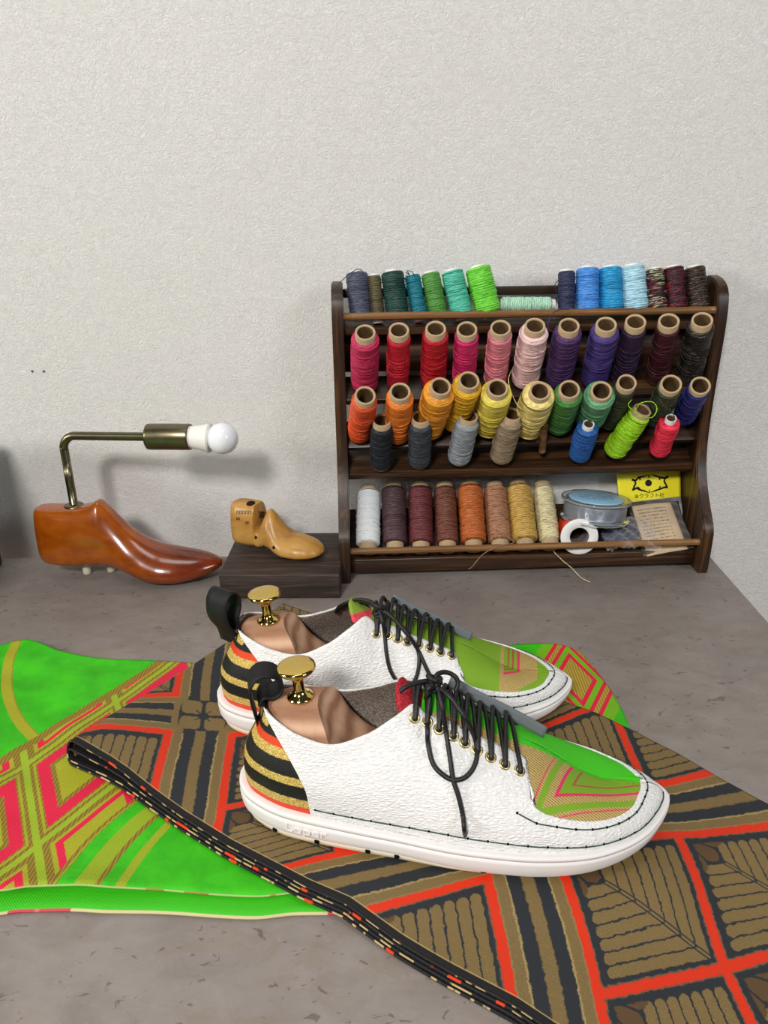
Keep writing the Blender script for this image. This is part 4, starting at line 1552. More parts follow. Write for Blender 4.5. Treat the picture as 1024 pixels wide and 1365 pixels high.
lastp = on_z(320, 726, 0.0316)
small = empty('shoe_last', (lastp[0] - 0.0055, lastp[1] + 0.006, 0.0316), math.radians(-22))
small.scale = (1.09, 1.09, 1.06)
tag(small, 'small worn tan wooden shoe last with a V-shaped cut standing on the dark oak block', 'shoe last')
tab = [(0.0, 0.020, 0.046, 0.002, 0.0, 0.9), (0.0012, 0.013, 0.0525, 0.0085, 0.0, 0.85), (0.005, 0.0075, 0.0550, 0.0145, 0.0, 0.78), (0.013, 0.0055, 0.0562, 0.0180, 0.0, 0.72), (0.024, 0.0055, 0.0565, 0.0182, 0.0, 0.7),
       (0.0310, 0.006, 0.0562, 0.0176, 0.0, 0.72), (0.0335, 0.006, 0.0555, 0.0172, 0.0, 0.74), (0.0341, 0.006, 0.0535, 0.0170, 0.0, 0.76), (0.0352, 0.006, 0.0320, 0.0167, 0.0, 0.9), (0.0360, 0.006, 0.0262, 0.0166, 0.0, 0.92), (0.0385, 0.0058, 0.0275, 0.0165, 0.0, 0.9),
       (0.0425, 0.0054, 0.0395, 0.0164, 0.0, 0.70), (0.0462, 0.0050, 0.0485, 0.0165, 0.0, 0.50), (0.0490, 0.0045, 0.0508, 0.0167, -0.0005, 0.42), (0.0545, 0.0030, 0.0462, 0.0178, -0.001, 0.46), (0.063, 0.0010, 0.0345, 0.0205, -0.002, 0.52), (0.073, 0.0002, 0.0265, 0.0228, -0.002, 0.6),
       (0.086, 0.0002, 0.0225, 0.0226, -0.001, 0.68), (0.098, 0.001, 0.0190, 0.0192, 0.0, 0.7), (0.1055, 0.0025, 0.0155, 0.0140, 0.0, 0.72), (0.1105, 0.005, 0.0120, 0.0070, 0.0, 0.75), (0.112, 0.0072, 0.0096, 0.0015, 0.0, 0.8)]
V, F = last_geo(tab, 0.112, flat=2.7, box_x=(0.035, 0.046), box=4.4)
sl = mesh_obj('last_body', V, F, M_LASTT, small)
bpy.context.view_layer.update()
sl_bvh = BVHTree.FromPolygons([sl.matrix_world @ v.co for v in sl.data.vertices], [tuple(p.vertices) for p in sl.data.polygons])


def cam_hit(bvh, x, y):
    d = Vector(ray(x, y).tolist()).normalized()
    return bvh.ray_cast(Vector(CAM.tolist()), d)


M_HOLE = plain('dark_hole', (26, 16, 10), 0.7, 0.2)
smi = small.matrix_world.inverted()
for (hx, hy, hr) in ((334.5, 670.5, 0.0052), (340.8, 716.3, 0.0021), (365, 730, 0.0021), (351.5, 728, 0.0012)):
    h = cam_hit(sl_bvh, hx, hy)
    if h[0] is None:
        continue
    V, F = lathe_geo([(0.0, 0.0002), (hr, 0.0002), (hr * 1.1, -0.001), (0.0, -0.001)], 24)
    o = mesh_obj('drill_hole', V, [f[::-1] for f in F], M_HOLE, small)
    lm = Matrix.Translation(h[0]) @ Vector((0, 0, 1)).rotation_difference(h[1]).to_matrix().to_4x4()
    o.matrix_local = smi @ lm
# faded stamps on the heel of the small last
st = []
for cx, cy, w_, h_, k in ((325, 683, 20, 4.5, 5), (317.5, 691.5, 5, 3.5, 2), (330, 697, 5.5, 4, 2), (349, 686, 9, 9, 3)):
    for q in range(k):
        xx = cx - w_ / 2 + w_ * (q + 0.5) / k
        for (ax, ay, bx, by) in ((-0.3, -0.5, -0.3, 0.5), (-0.3, -0.5, 0.3, -0.4), (0.3, -0.4, 0.25, 0.5)):
            pts = []
            for tt in np.linspace(0, 1, 4):
                h = cam_hit(sl_bvh, xx + (ax + (bx - ax) * tt) * w_ / k, cy + (ay + (by - ay) * tt) * h_)
                if h[0] is not None:
                    pts.append(np.array(h[0] + h[1] * 0.0002))
            if len(pts) > 2:
                st.append(tube_geo(pts, 0.0003, 5))
if st:
    V, F = join_geo(st)
    mesh_obj('stamp', [np.array(smi @ Vector(tuple(map(float, v)))) for v in V], F, M_HOLE, small)

# ------------------------------------------------------------------ sneakers
OUT_LAT = [(0, 0), (.0012, .008), (.004, .0155), (.012, .0255), (.03, .0365), (.05, .043), (.088, .0498), (.12, .0548), (.154, .0605), (.185, .0628), (.212, .0626), (.242, .0582), (.266, .0492), (.285, .0365), (.298, .0215), (.3055, .009), (.308, 0)]
OUT_MED = [(0, 0), (.0012, .008), (.004, .0155), (.012, .0255), (.03, .0355), (.05, .0390), (.088, .0370), (.12, .0358), (.154, .0385), (.185, .0425), (.212, .0447), (.242, .0435), (.266, .0375), (.285, .0285), (.298, .0175), (.3055, .0075), (.308, 0)]
# base x | top x, w, z | h1 o1 o2 h2
TOPS = [(0.000, .0200, .000, .0930, .036, .006, .004, .030),
        (0.0125, .0255, .0145, .0925, .036, .005, .005, .030),
        (.030, .0370, .0235, .0885, .035, .005, .007, .028),
        (.050, .0520, .0290, .0830, .033, .005, .008, .026),
        (.075, .073, .0315, .0790, .031, .004, .009, .024),
        (.100, .096, .0280, .0855, .031, .003, .012, .024),
        (.120, .115, .0220, .0960, .031, .002, .014, .026),
        (.133, .128, .0130, .1025, .031, .001, .018, .020),
        (.148, .142, .0000, .1025, .031, .001, .026, .008),
        (.175, .170, .0000, .0885, .029, .001, .030, .004),
        (.205, .199, .0000, .0725, .025, .001, .031, .002),
        (.235, .224, .0000, .0570, .019, .002, .030, .001),
        (.262, .240, .0000, .0460, .015, .003, .028, .000),
        (.285, .251, .0000, .0400, .012, .003, .024, .000),
        (.300, .257, .0000, .0375, .011, .003, .021, .000),
        (.308, .259, .0000, .0365, .010, .003, .020, .000)]
VE = [(0, 1), (.118, 1), (.133, .985), (.146, .80), (.175, .79), (.2050, .79), (.2090, .77), (.2125, .62), (.2150, .48), (.2185, .405), (.226, .375), (.240, .37), (.262, .385), (.285, .44), (.300, .52), (.308, .55)]
SHEAR, SHEAR_X, SHEAR_W = 0.062, 0.205, 0.030


HEELX = [(0, .058), (.25, .057), (.5, .052), (.75, .041), (.9, .026), (1.0, .009)]


def sole_top(x):
    return np.interp(x, [0, .05, .1, .16, .21, .25, .28, .308], [.0275, .0265, .0248, .0228, .0215, .0208, .0215, .0235])


def sole_bot(x):
    x = np.asarray(x, float)
    return 0.0105 * (np.maximum(0, x - 0.215) / 0.093) ** 2 + 0.002 * (np.maximum(0, 0.03 - x) / 0.03) ** 2


class Side:
    def __init__(self, outline, sign):
        P = catmull(np.array(outline, float), 12)
        P[:, 1] = np.maximum(P[:, 1], 0)
        self.P = P
        self.len = np.concatenate([[0], np.cumsum(np.linalg.norm(np.diff(P, axis=0), axis=1))])
        self.len /= self.len[-1]
        self.sign = sign
        T = np.gradient(P, axis=0)
        N = np.c_[-T[:, 1], T[:, 0]]
        N /= np.linalg.norm(N, axis=1)[:, None]
        N[0] = (-1, 0)
        N[-1] = (1, 0)
        self.N = N
        tb = np.array(TOPS)
        self.ts = self.s_of_x(tb[:, 0])
        self.tb = tb

    def s_of_x(self, x):
        return np.interp(x, self.P[:, 0], self.len)

    def outline(self, s, inset=0.0):
        x, w = np.interp(s, self.len, self.P[:, 0]), np.interp(s, self.len, self.P[:, 1])
        nx, nw = np.interp(s, self.len, self.N[:, 0]), np.interp(s, self.len, self.N[:, 1])
        return x - nx * inset, np.maximum(0, w - nw * inset), nx, nw

    def ve(self, s):
        t_ = np.array(VE)
        return hermite(self.s_of_x(t_[:, 0]), t_[:, 1], s)

    def shear(self, s, v):
        """lets the facing end in an upright edge instead of a slanted one"""
        xb = np.interp(s, self.len, self.P[:, 0])
        g = np.exp(-((xb - SHEAR_X) / SHEAR_W) ** 2)
        return s - SHEAR * g * np.clip(0.80 - v, 0, 0.45)

    def heel_s(self, v):
        t_ = np.array(HEELX)
        return self.s_of_x(hermite(t_[:, 0], t_[:, 1], v))

    def S(self, s, v, off=0.0):
        """surface point; s along the base from heel to toe, v from sole to top"""
        s, v = np.broadcast_arrays(np.asarray(s, float), np.asarray(v, float))
        bx, bw, nx, nw = self.outline(s, 0.0045)
        c = [hermite(self.ts, self.tb[:, k], s) for k in range(1, 8)]
        tx, tw, tz, h1, o1, o2, h2 = c
        bz = sole_top(bx) - 0.001
        P0 = np.stack([bx, bw, bz], -1)
        P3 = np.stack([tx, tw, tz], -1)
        P1 = P0 + np.stack([nx * o1, nw * o1, h1], -1)
        P2 = P3 + np.stack([nx * o2, nw * o2, -h2], -1)
        v_ = v[..., None]
        Q = (1 - v_) ** 3 * P0 + 3 * (1 - v_) ** 2 * v_ * P1 + 3 * (1 - v_) * v_ ** 2 * P2 + v_ ** 3 * P3
        Q[..., 1] = np.maximum(Q[..., 1], 0.0)
        if np.any(off):
            e = 1e-3
            ds = self.S(np.clip(s + e, 0, 1), v) - self.S(np.clip(s - e, 0, 1), v)
            dv = self.S(s, np.clip(v + e, 0, 1)) - self.S(s, np.clip(v - e, 0, 1))
            ds[..., 1] *= self.sign
            dv[..., 1] *= self.sign
            n = np.cross(ds, dv) * -self.sign
            n /= np.linalg.norm(n, axis=-1)[..., None] + 1e-12
            Q = Q.copy()
            Q[..., 1] *= self.sign
            Q = Q - n * np.asarray(off)[..., None] * -1.0
            Q[..., 1] *= self.sign
        Q = Q.copy()
        Q[..., 1] = np.where(np.ones_like(Q[..., 1]) > 0, Q[..., 1], 0)
        return Q

    def W(self, s, v, off=0.0):
        Q = self.S(s, v, off).copy()
        Q[..., 1] *= self.sign
        return Q


def toe_mat(name, frame, stops, green_side, left_band=None):
    """frame: (v0, A, B) local 2-D points: chevron corner and its two arms.  stops in mm"""
    t = NT(name, 0.6, 0.35)
    x, y, z = t.attr('pat')
    o = t.obj()
    v0, A, B = [np.asarray(q, float)[:2] for q in frame]
    a, b = A - v0, B - v0
    la, lb = np.linalg.norm(a), np.linalg.norm(b)
    M = np.linalg.inv(np.c_[a / la, b / lb]) * 1000.0
    jit = t.noise(o, 1200.0, 2.0, 0.5)
    dx, dy = x - float(v0[0]), y - float(v0[1])
    p = dx * float(M[0, 0]) + dy * float(M[0, 1]) + (jit - 0.5) * 1.1
    q = dx * float(M[1, 0]) + dy * float(M[1, 1]) + (jit - 0.5) * 1.1
    mm = p.min(q)
    tw = t.wave(o, 380.0, 0.8, 1.0, 1.0, 'DIAGONAL')
    hat = t.wave(o, 240.0, 1.6, 2.0, 1.2, 'DIAGONAL')
    gl = t.ss(t.noise(o, 1700.0, 1.0, 0.5), 0.60, 0.70)
    gold = t.mix(t.ss(hat, 0.35, 0.6), lin((140, 112, 56)), lin((200, 174, 108)))
    gold = t.mix(gl * 0.5, gold, lin((226, 206, 140)))
    grn = t.mix(tw, lin((108, 150, 28)), lin((134, 176, 42)))
    brt = t.mix(tw, lin((52, 176, 18)), lin((76, 206, 28)))
    pink = t.mix(tw, lin((204, 34, 84)), lin((228, 62, 104)))
    rust = t.mix(tw, lin((150, 74, 54)), lin((182, 96, 70)))
    C = {'gold': gold, 'green': grn, 'bright': brt, 'pink': pink, 'rust': rust}
    col = C[stops[0][1]]
    for e, k in stops[1:]:
        col = t.mix(t.ss(mm, e - 0.25, e + 0.25), col, C[k])
    if left_band:
        for e, k in left_band:
            col = t.mix(t.ss(p, e - 0.25, e + 0.25), col, C[k])
    ex, ey, ec = green_side
    col = t.mix(t.ss(x * ex + y * ey + ec, -0.0004, 0.0004), col, brt)
    t.color(col)
    t.bump(tw * 0.6 + jit, 0.25, 0.0005)
    return t.mat


t = NT('gold_black_heel_brocade', 0.5, 0.45)
x, y, z = t.attr('pat')      # x: height 0..1, y: sideways metres
o = t.obj()
jit = t.noise(o, 1100.0, 2.0, 0.5)
h = x + (jit - 0.5) * 0.030 + y.abs() * 0.0
gl = t.noise(o, 1500.0, 2.0, 0.6)
goldc = t.ramp(gl, [(0.35, lin((140, 108, 38))), (0.5, lin((204, 168, 76))), (0.64, lin((254, 234, 150)))])
blk = t.mix(gl, lin((10, 10, 11)), lin((26, 25, 26)))
orn = t.mix(gl, lin((206, 48, 18)), lin((240, 84, 36)))
col = orn
for e, c_ in ((0.06, goldc), (0.17, blk), (0.335, goldc), (0.425, blk), (0.59, goldc), (0.69, orn), (0.775, blk)):
    col = t.mix(t.ss(h, e - 0.006, e + 0.006), col, c_)
lob = ((y * 95.0).mod(1.0) - 0.5).abs() * 2.0
lobm = t.lt(lob, 0.7, 0.05) * t.ss(h, 0.835 , 0.85) * t.lt(h, 0.945, 0.006)
col = t.mix(lobm, col, goldc)
col = t.mix(t.lt((y - 0.000).abs(), 0.0032, 0.0003), col, t.mix(gl, lin((84, 66, 34)), lin((140, 112, 58))))
t.color(col)
t.bump(gl, 0.5, 0.0007)
t.bsdf.inputs['Metallic'].default_value = 0.15
M_HEEL = t.mat


def make_shoe(near_lateral, org, ang, label, tree_label, px, toe_fn):
    root = empty('sneaker', org, ang)
    tag(root, label, 'shoe', None)
    bpy.context.view_layer.update()
    near = Side(OUT_LAT if near_lateral else OUT_MED, -1)
    far = Side(OUT_MED if near_lateral else OUT_LAT, 1)
    mw = root.matrix_world.copy()
    mwi = mw.inverted()
    sides = (near, far)
    # ---------------- white leather upper
    nt, nv = 420, 30
    wgrid = np.linspace(0, 1, nv)
    tgrid = np.linspace(0, 1, nt)
    geos = []
    Pn = None
    for sd in sides:
        Tt, Ww = np.meshgrid(tgrid, wgrid, indexing='ij')
        s = sd.heel_s(Ww) + (1 - sd.heel_s(Ww)) * Tt
        v = Ww * sd.ve(s)
        P = sd.W(sd.shear(s, v), v)
        geos.append((list(P.reshape(-1, 3)), grid_faces(nt, nv, flip=(sd.sign > 0))))
    V, F = join_geo(geos)
    up = mesh_obj('upper', V, F, [M_LEATHER, M_SUEDE], root)
    bm = bmesh.new(); bm.from_mesh(up.data)
    bmesh.ops.remove_doubles(bm, verts=bm.verts, dist=0.00004)
    bmesh.ops.recalc_face_normals(bm, faces=bm.faces)
    bm.to_mesh(up.data); bm.free()
    up.data.polygons.foreach_set('use_smooth', np.full(len(up.data.polygons), True))
    # make sure normals look outward (toe faces +x)
    far_p = max(up.data.polygons, key=lambda p_: p_.center.x)
    if far_p.normal.x < 0:
        up.data.flip_normals()
    md = up.modifiers.new('thickness', 'SOLIDIFY'); md.thickness = 0.0019; md.offset = -1; md.material_offset = 1; md.material_offset_rim = 0
    bvh = BVHTree.FromPolygons([mw @ v_.co for v_ in up.data.vertices], [tuple(p_.vertices) for p_ in up.data.polygons])
    # ---------------- heel panel
    nb, nv2 = 40, 44
    rows = []
    vs = np.linspace(0, 1, nv2)
    for sd, rng_ in ((near, np.linspace(1, 0, nb)), (far, np.linspace(0, 1, nb)[1:])):
        for k in rng_:
            s = sd.heel_s(vs) * k + 0.012 * k
            rows.append((sd.W(s, vs, np.full(nv2, -0.0006)), k * sd.sign))
    V = np.array([r[0] for r in rows]).reshape(-1, 3)
    z0, z1 = sole_top(0.0), 0.0925
    A = [((p_[2] - z0) / (z1 - z0) + 0.10 * abs(p_[1]) / 0.04 * 0.0, p_[1], 0) for p_ in V]
    F = grid_faces(len(rows), nv2, flip=True)
    hp = mesh_obj('heel_panel', V, F, [M_HEEL, M_SUEDE], root, True, None, {'pat': A})
    md = hp.modifiers.new('thickness', 'SOLIDIFY'); md.thickness = 0.0014; md.offset = -1; md.material_offset = 1; md.material_offset_rim = 0
    c0_ = hp.data.polygons[len(hp.data.polygons) // 2]
    back = min(hp.data.polygons, key=lambda p_: p_.center.x)
    if back.normal.x > 0:
        hp.data.flip_normals()
    # ---------------- toe panel and tongue (brocade)
    nsx, nv3 = 300, 26
    geos = []
    for sd in sides:
        s0 = float(sd.s_of_x(.139))
        ss_ = np.linspace(s0, 1, nsx)
        lo_ = np.maximum(0.30, sd.ve(ss_) - 0.10)
        lo_ = np.where(ss_ < sd.s_of_x(.205), 0.62, lo_)
        Vv = lo_[:, None] + (1 - lo_)[:, None] * np.linspace(0, 1, nv3)[None]
        Sx = np.repeat(ss_[:, None], nv3, 1)
        depth = -0.0030 + 0.0018 * sstep(Sx, float(sd.s_of_x(.205)), float(sd.s_of_x(.225)))
        up_ = sstep(Vv, 0.55, 0.85)
        P = sd.W(sd.shear(Sx, Vv), Vv, depth * (1 - up_))
        P[..., 2] += depth * 1.15 * up_
        P[..., 1] = np.maximum(P[..., 1] * sd.sign, 0.0) * sd.sign
        P[:, -1, 1] = 0.0
        geos.append((list(P.reshape(-1, 3)), grid_faces(nsx, nv3, flip=(sd.sign > 0))))
    V, F = join_geo(geos)
    toe_bvh = BVHTree.FromPolygons([mw @ Vector(tuple(map(float, v_))) for v_ in V], F)

    def lhit(x, y):
        h = cam_hit(toe_bvh, x, y)
        return np.array(mwi @ h[0]) if h[0] is not None else None
    tp = mesh_obj('toe_panel', V, F, [toe_fn(lhit)], root, True, None, {'pat': V})
    bm = bmesh.new(); bm.from_mesh(tp.data)
    bmesh.ops.remove_doubles(bm, verts=bm.verts, dist=0.00004)
    bmesh.ops.recalc_face_normals(bm, faces=bm.faces)
    bm.to_mesh(tp.data); bm.free()
    tp.data.polygons.foreach_set('use_smooth', np.full(len(tp.data.polygons), True))
    if max(tp.data.polygons, key=lambda p_: p_.center.z).normal.z < 0:
        tp.data.flip_normals()
    md = tp.modifiers.new('thickness', 'SOLIDIFY'); md.thickness = 0.0006; md.offset = -1
    # ---------------- tongue top that stands out above the lacing
    tw_, th_ = 13, 9
    Vt = []
    for i in range(tw_):
        a = (i / (tw_ - 1) - 0.5) * 2
        for j in range(th_):
            b = j / (th_ - 1)
            xx = 0.136 - b * px['tongue'][0] + 0.003 * a * a * b
            zz = 0.0955 + b * px['tongue'][1] - 0.008 * a * a * (1 - 0.3 * b)
            Vt.append((xx, a * (0.0140 + 0.005 * b), zz))
    to = mesh_obj('tongue_top', Vt, grid_faces(tw_, th_), px['tongue'][2], root)
    md = to.modifiers.new('thickness', 'SOLIDIFY'); md.thickness = 0.0022; md.offset = 0
    # ---------------- sole
    nS = 140
    ss_ = np.linspace(0, 1, nS)

    def ringpts(inset, zf):
        xn, wn, _, _ = near.outline(ss_, inset)
        xf, wf_, _, _ = far.outline(ss_[::-1], inset)
        x = np.concatenate([xn, xf[1:-1]])
        y = np.concatenate([-wn, wf_[1:-1]])
        return np.c_[x, y, zf(x)]
    lip = lambda x: 0.0078 - 0.0045 * sstep(x, 0.10, 0.22)
    hgt = lambda f: (lambda x: sole_bot(x) + 0.0045 * 0 + (sole_top(x) - sole_bot(x)) * f)
    lv = [ringpts(.030, lambda x: sole_bot(x) + lip(x)), ringpts(.009, lambda x: sole_bot(x) + lip(x)), ringpts(.0040, lambda x: sole_bot(x) + lip(x) - 0.0002), ringpts(.0016, lambda x: sole_bot(x) + lip(x) + 0.0006), ringpts(.0004, lambda x: sole_bot(x) + lip(x) + 0.0022),
          ringpts(.0, hgt(.52)), ringpts(-.0004, hgt(.68)), ringpts(-.0002, hgt(.775)), ringpts(.0009, hgt(.79)), ringpts(.0010, hgt(.825)), ringpts(-.0002, hgt(.84)),
          ringpts(-.0004, hgt(.94)), ringpts(.0004, hgt(.985)), ringpts(.0016, hgt(1.0)), ringpts(.007, hgt(1.0)), ringpts(.026, hgt(.985))]
    m = len(lv[0])
    V = np.concatenate(lv)
    F = grid_faces(len(lv), m, False, True, flip=True)
    F.append(tuple(range(m)))
    F.append(tuple((len(lv) - 1) * m + k for k in range(m))[::-1])
    sole = mesh_obj('sole', V, F, M_SOLE, root)
    lv = [ringpts(.014, lambda x: sole_bot(x) + 0.0), ringpts(.0060, lambda x: sole_bot(x) + 0.0002), ringpts(.0042, lambda x: sole_bot(x) + 0.0018), ringpts(.0024, lambda x: sole_bot(x) + lip(x)), ringpts(.016, lambda x: sole_bot(x) + lip(x) + 0.0004)]
    V = np.concatenate(lv)
    F = grid_faces(len(lv), m, False, True, flip=True)
    F.append(tuple(range(m)))
    F.append(tuple((len(lv) - 1) * m + k for k in range(m))[::-1])
    OV, OF = V, F
    # dark tread notches
    geos = []
    for xn_ in (0.030, 0.062, 0.098, 0.118, 0.176, 0.205, 0.235):
        s = float(near.s_of_x(xn_))
        xx, ww, nx_, nw_ = [float(q) for q in near.outline(np.array(s), .0030)]
        bm = bmesh.new()
        mt = Matrix.Translation((xx, -ww, float(sole_bot(xx)) + 0.0050)) @ Matrix.Rotation(math.atan2(-nw_, nx_) + PI / 2, 4, 'Z')
        bm_box(bm, (-0.0017, -0.0012, -0.0014), (0.0017, 0.0014, 0.0016), 0.0005, 1, mt)
        geos.append(([tuple(v_.co) for v_ in bm.verts], [tuple(w_.index for w_ in f_.verts) for f_ in bm.faces]))
        bm.free()
    V, F = join_geo(geos)
    nV, nF = join_geo([(list(OV), OF), (V, F)])
    outs = mesh_obj('outsole', nV, nF, [M_CREAM, M_DOT], sole, True, [0] * len(OF) + [1] * len(F))
    tag(outs, 'cream tread under the white sole')
    # embossed lettering on the near side of the sole
    try:
        TV, TF = text_geo('Loper')
        lo_, hi_ = TV.min(0), TV.max(0)
        s_tab = near.len
        xa, xb_ = px['letter']
        tot = np.linalg.norm(np.diff(near.P, axis=0), axis=1).sum()
        sa, sb = float(near.s_of_x(xa)), float(near.s_of_x(xb_))
        hh_ = 0.0080
        Vl = []
        for dz_ in (0.0, 1.0):
            for q in TV:
                s = sa + (sb - sa) * (q[0] - lo_[0]) / (hi_[0] - lo_[0])
                xx, ww, nx_, nw_ = [float(r_) for r_ in near.outline(np.array(s), -0.0002 - 0.0012 * dz_)]
                fz = (q[1] - lo_[1]) / (hi_[1] - lo_[1])
                Vl.append((xx, -ww, float(sole_bot(xx)) + 0.0112 + hh_ * fz))
        nT = len(TV)
        Fl = [tuple(i + nT for i in f_) for f_ in TF]
        cnt = {}
        for f_ in TF:
            for a_, b_ in zip(f_, f_[1:] + f_[:1]):
                k_ = (min(a_, b_), max(a_, b_))
                cnt.setdefault(k_, []).append((a_, b_))
        for k_, e_ in cnt.items():
            if len(e_) == 1:
                a_, b_ = e_[0]
                Fl.append((a_, b_, b_ + nT, a_ + nT))
        mesh_obj('lettering', Vl, Fl, M_SOLE, sole, False)
    except Exception as ex:
        print('letter', ex)
    # ---------------- eyelets and laces
    Sg, Vg = np.meshgrid(np.linspace(0.3, 0.85, 500), np.linspace(0.3, 1.0, 160), indexing='ij')
    Pg = near.W(Sg, Vg)
    nrm_eps = 1e-3

    def frame(sd, s, v):
        p = sd.W(np.array(s), np.array(v))
        q = sd.W(np.array(s), np.array(v), np.array(0.001))
        n = q - p
        return p, n / np.linalg.norm(n)
    eyes = []
    for (ex, ey) in px['eyelets']:
        h = cam_hit(bvh, ex, ey)
        if h[0] is None:
            print('eyelet missed', ex, ey)
            continue
        pl = np.array(mwi @ h[0])
        k = np.argmin(((Pg - pl) ** 2).sum(-1))
        s, v = Sg.ravel()[k], Vg.ravel()[k]
        eyes.append((s, v))
    EV, EF = lathe_geo([(0.0020, -0.0012), (0.0020, 0.0003), (0.0024, 0.0010), (0.0034, 0.0010), (0.0040, 0.0004), (0.0041, -0.0002)], 28)
    DV, DF = lathe_geo([(0.0, -0.0003), (0.0021, -0.0003), (0.0021, -0.0010)], 20)
    eye_me = None
    lace = empty('laces', (0, 0, 0))
    bpy.data.objects.remove(lace)
    eyeP = {}
    for sd in sides:
        for i, (s, v) in enumerate(eyes):
            p, n = frame(sd, s, v)
            eyeP[(sd.sign, i)] = (p, n)
            if eye_me is None:
                e = mesh_obj('eyelet', EV, EF, M_EYE, root)
                eye_me = e.data
                hole = mesh_obj('eyelet_hole', DV, [f_[::-1] for f_ in DF], M_DOT, e)
                hole_me = hole.data
            else:
                e = bpy.data.objects.new('eyelet', eye_me); COL.objects.link(e); e.parent = root
                hole = bpy.data.objects.new('eyelet_hole', hole_me); COL.objects.link(hole); hole.parent = e
            e.matrix_local = Matrix.Translation(p.tolist()) @ Vector((0, 0, 1)).rotation_difference(Vector(n.tolist())).to_matrix().to_4x4()
    LR = 0.00165
    geos = []
    ne = len(eyes)

    def bar(i, j, lift):
        p, n = eyeP[(-1, i)]
        q, k = eyeP[(1, j)]
        mid = (p + q) / 2
        rz = float(hermite(np.array(TOPS)[7:, 1], np.array(TOPS)[7:, 3], np.array(max(mid[0], 0.130))))
        mid = np.array([mid[0], mid[1] * 0.5, rz + lift])
        qa, qb = p * 0.55 + mid * 0.45, q * 0.55 + mid * 0.45
        hz = 0.45 * (rz + lift) + 0.55 * p[2] + 0.0030
        c = [p - n * 0.0020, p + n * 0.0016, np.array([qa[0], qa[1], hz]), mid,
             np.array([qb[0], qb[1], 0.45 * (rz + lift) + 0.55 * q[2] + 0.0034]), q + k * 0.0018, q - k * 0.0020]
        return tube_geo(catmull(c, 7), LR, 8)
    for i in range(ne):
        geos.append(bar(i, i, 0.0026))
        if i < ne - 1:
            geos.append(bar(i, i + 1, 0.0068 + 0.0012 * math.sin(i * 2.1)))
    V, F = join_geo(geos)
    mesh_obj('lacing', V, F, M_LACE, root)

    xs_ = np.linspace(0.150, 0.219, 30)
    rz_ = hermite(np.array(TOPS)[7:, 1], np.array(TOPS)[7:, 3], xs_)
    Vs = []
    for x_, z_ in zip(xs_, rz_):
        for q in range(4):
            Vs.append((x_ + 0.001 * q, 0.0128 + 0.0006 * q, z_ - 0.0030 + 0.0026 * q))
    fl = mesh_obj('facing_lining', Vs, grid_faces(30, 4), M_LINING, root)
    md = fl.modifiers.new('thickness', 'SOLIDIFY'); md.thickness = 0.0016; md.offset = 0

    # bow: loops and ends draped over the near side
    def drape(pts, off=0.0021, plane=-0.018):
        out = []
        yv = np.array(mw.to_3x3() @ Vector((0, 1, 0)))
        p0 = np.array(mw @ Vector((0, plane, 0)))
        for q in pts:
            x_, y_ = q[0], q[1]
            pl_ = plane if len(q) < 3 else q[2]
            p0 = np.array(mw @ Vector((0, pl_, 0)))
            d = ray(x_, y_)
            kp = ((p0 - CAM) @ yv) / (d @ yv)
            P = CAM + kp * d
            h = cam_hit(bvh, x_, y_)
            if len(q) < 3 and h[0] is not None:
                hp_ = np.array(h[0])
                n_ = np.array(h[1])
                if n_ @ d > 0:
                    n_ = -n_
                P = hp_ + n_ * off
            out.append(np.array(mwi @ Vector(P.tolist())))
        return out
    geos = []
    for path in px['bow']:
        P = catmull(drape(path), 7)
        geos.append(tube_geo(P, LR, 8))
    kx, ky, kpl = px['knot']
    kp = drape([(kx, ky, kpl)])[0]
    for q in range(4):
        P = []
        for tt in np.linspace(0, 1, 18, endpoint=False):
            a = tt * 2 * PI
            P.append(kp + np.array([0.0042 * math.cos(a) * (1 if q % 2 else 0.7), 0.0036 * math.sin(a), 0.0030 * math.sin(a + q * 1.4) + (q - 1.5) * 0.0014]))
        geos.append(tube_geo(P, LR * 1.05, 8, True))
    V, F = join_geo(geos)
    mesh_obj('lace_bow', V, F, M_LACE, root)
    # ---------------- stitching
    def stitch(fun, n, name='stitching'):
        g1, g2 = [], []
        for sd in sides:
            pts = fun(sd, n)
            P = [sd.W(np.array(s), np.array(v), np.array(0.0005)) for s, v in pts]
            for i in range(len(P) - 1):
                a_, b_ = np.array(pts[i]), np.array(pts[i + 1])
                mid = [(a_ * (1 - k) + b_ * k) for k in (0.08, 0.3, 0.5, 0.7, 0.92)]
                g1.append(tube_geo([sd.W(np.array(q[0]), np.array(q[1]), np.array(0.00035)) for q in mid], 0.00048, 5))
            for (s, v), p in zip(pts, P):
                _, n_ = frame(sd, s, v)
                V_, F_ = lathe_geo([(0.0, 0.0005), (0.00085, 0.0004), (0.0010, -0.0005)], 10)
                rot = Vector((0, 0, 1)).rotation_difference(Vector(n_.tolist())).to_matrix()
                g2.append(([np.array(rot @ Vector(tuple(map(float, q)))) + p - n_ * 0.0005 for q in V_], [f_[::-1] for f_ in F_]))
        V1, F1 = join_geo(g1)
        V2, F2 = join_geo(g2)
        V, F = join_geo([(V1, F1), (V2, F2)])
        mesh_obj(name, V, F, [M_STITCH, M_DOT], root, True, [0] * len(F1) + [1] * len(F2))

    def base_line(sd, n):
        s0 = float(sd.heel_s(np.array(0.08))) + 0.012
        return [(s, 0.085) for s in np.linspace(s0, 1.0, n)]

    def seam_line(sd, n):
        s0, s1 = float(sd.s_of_x(.208)), 1.0
        out = []
        for k in np.linspace(0, 1, n):
            s = s0 + (s1 - s0) * k
            v = float(sd.ve(np.array(max(s, float(sd.s_of_x(.226)))))) - 0.085
            if k < 0.02:
                v += 0.05
            out.append((float(sd.shear(np.array(s), np.array(v))), v))
        return out
    stitch(base_line, 22)
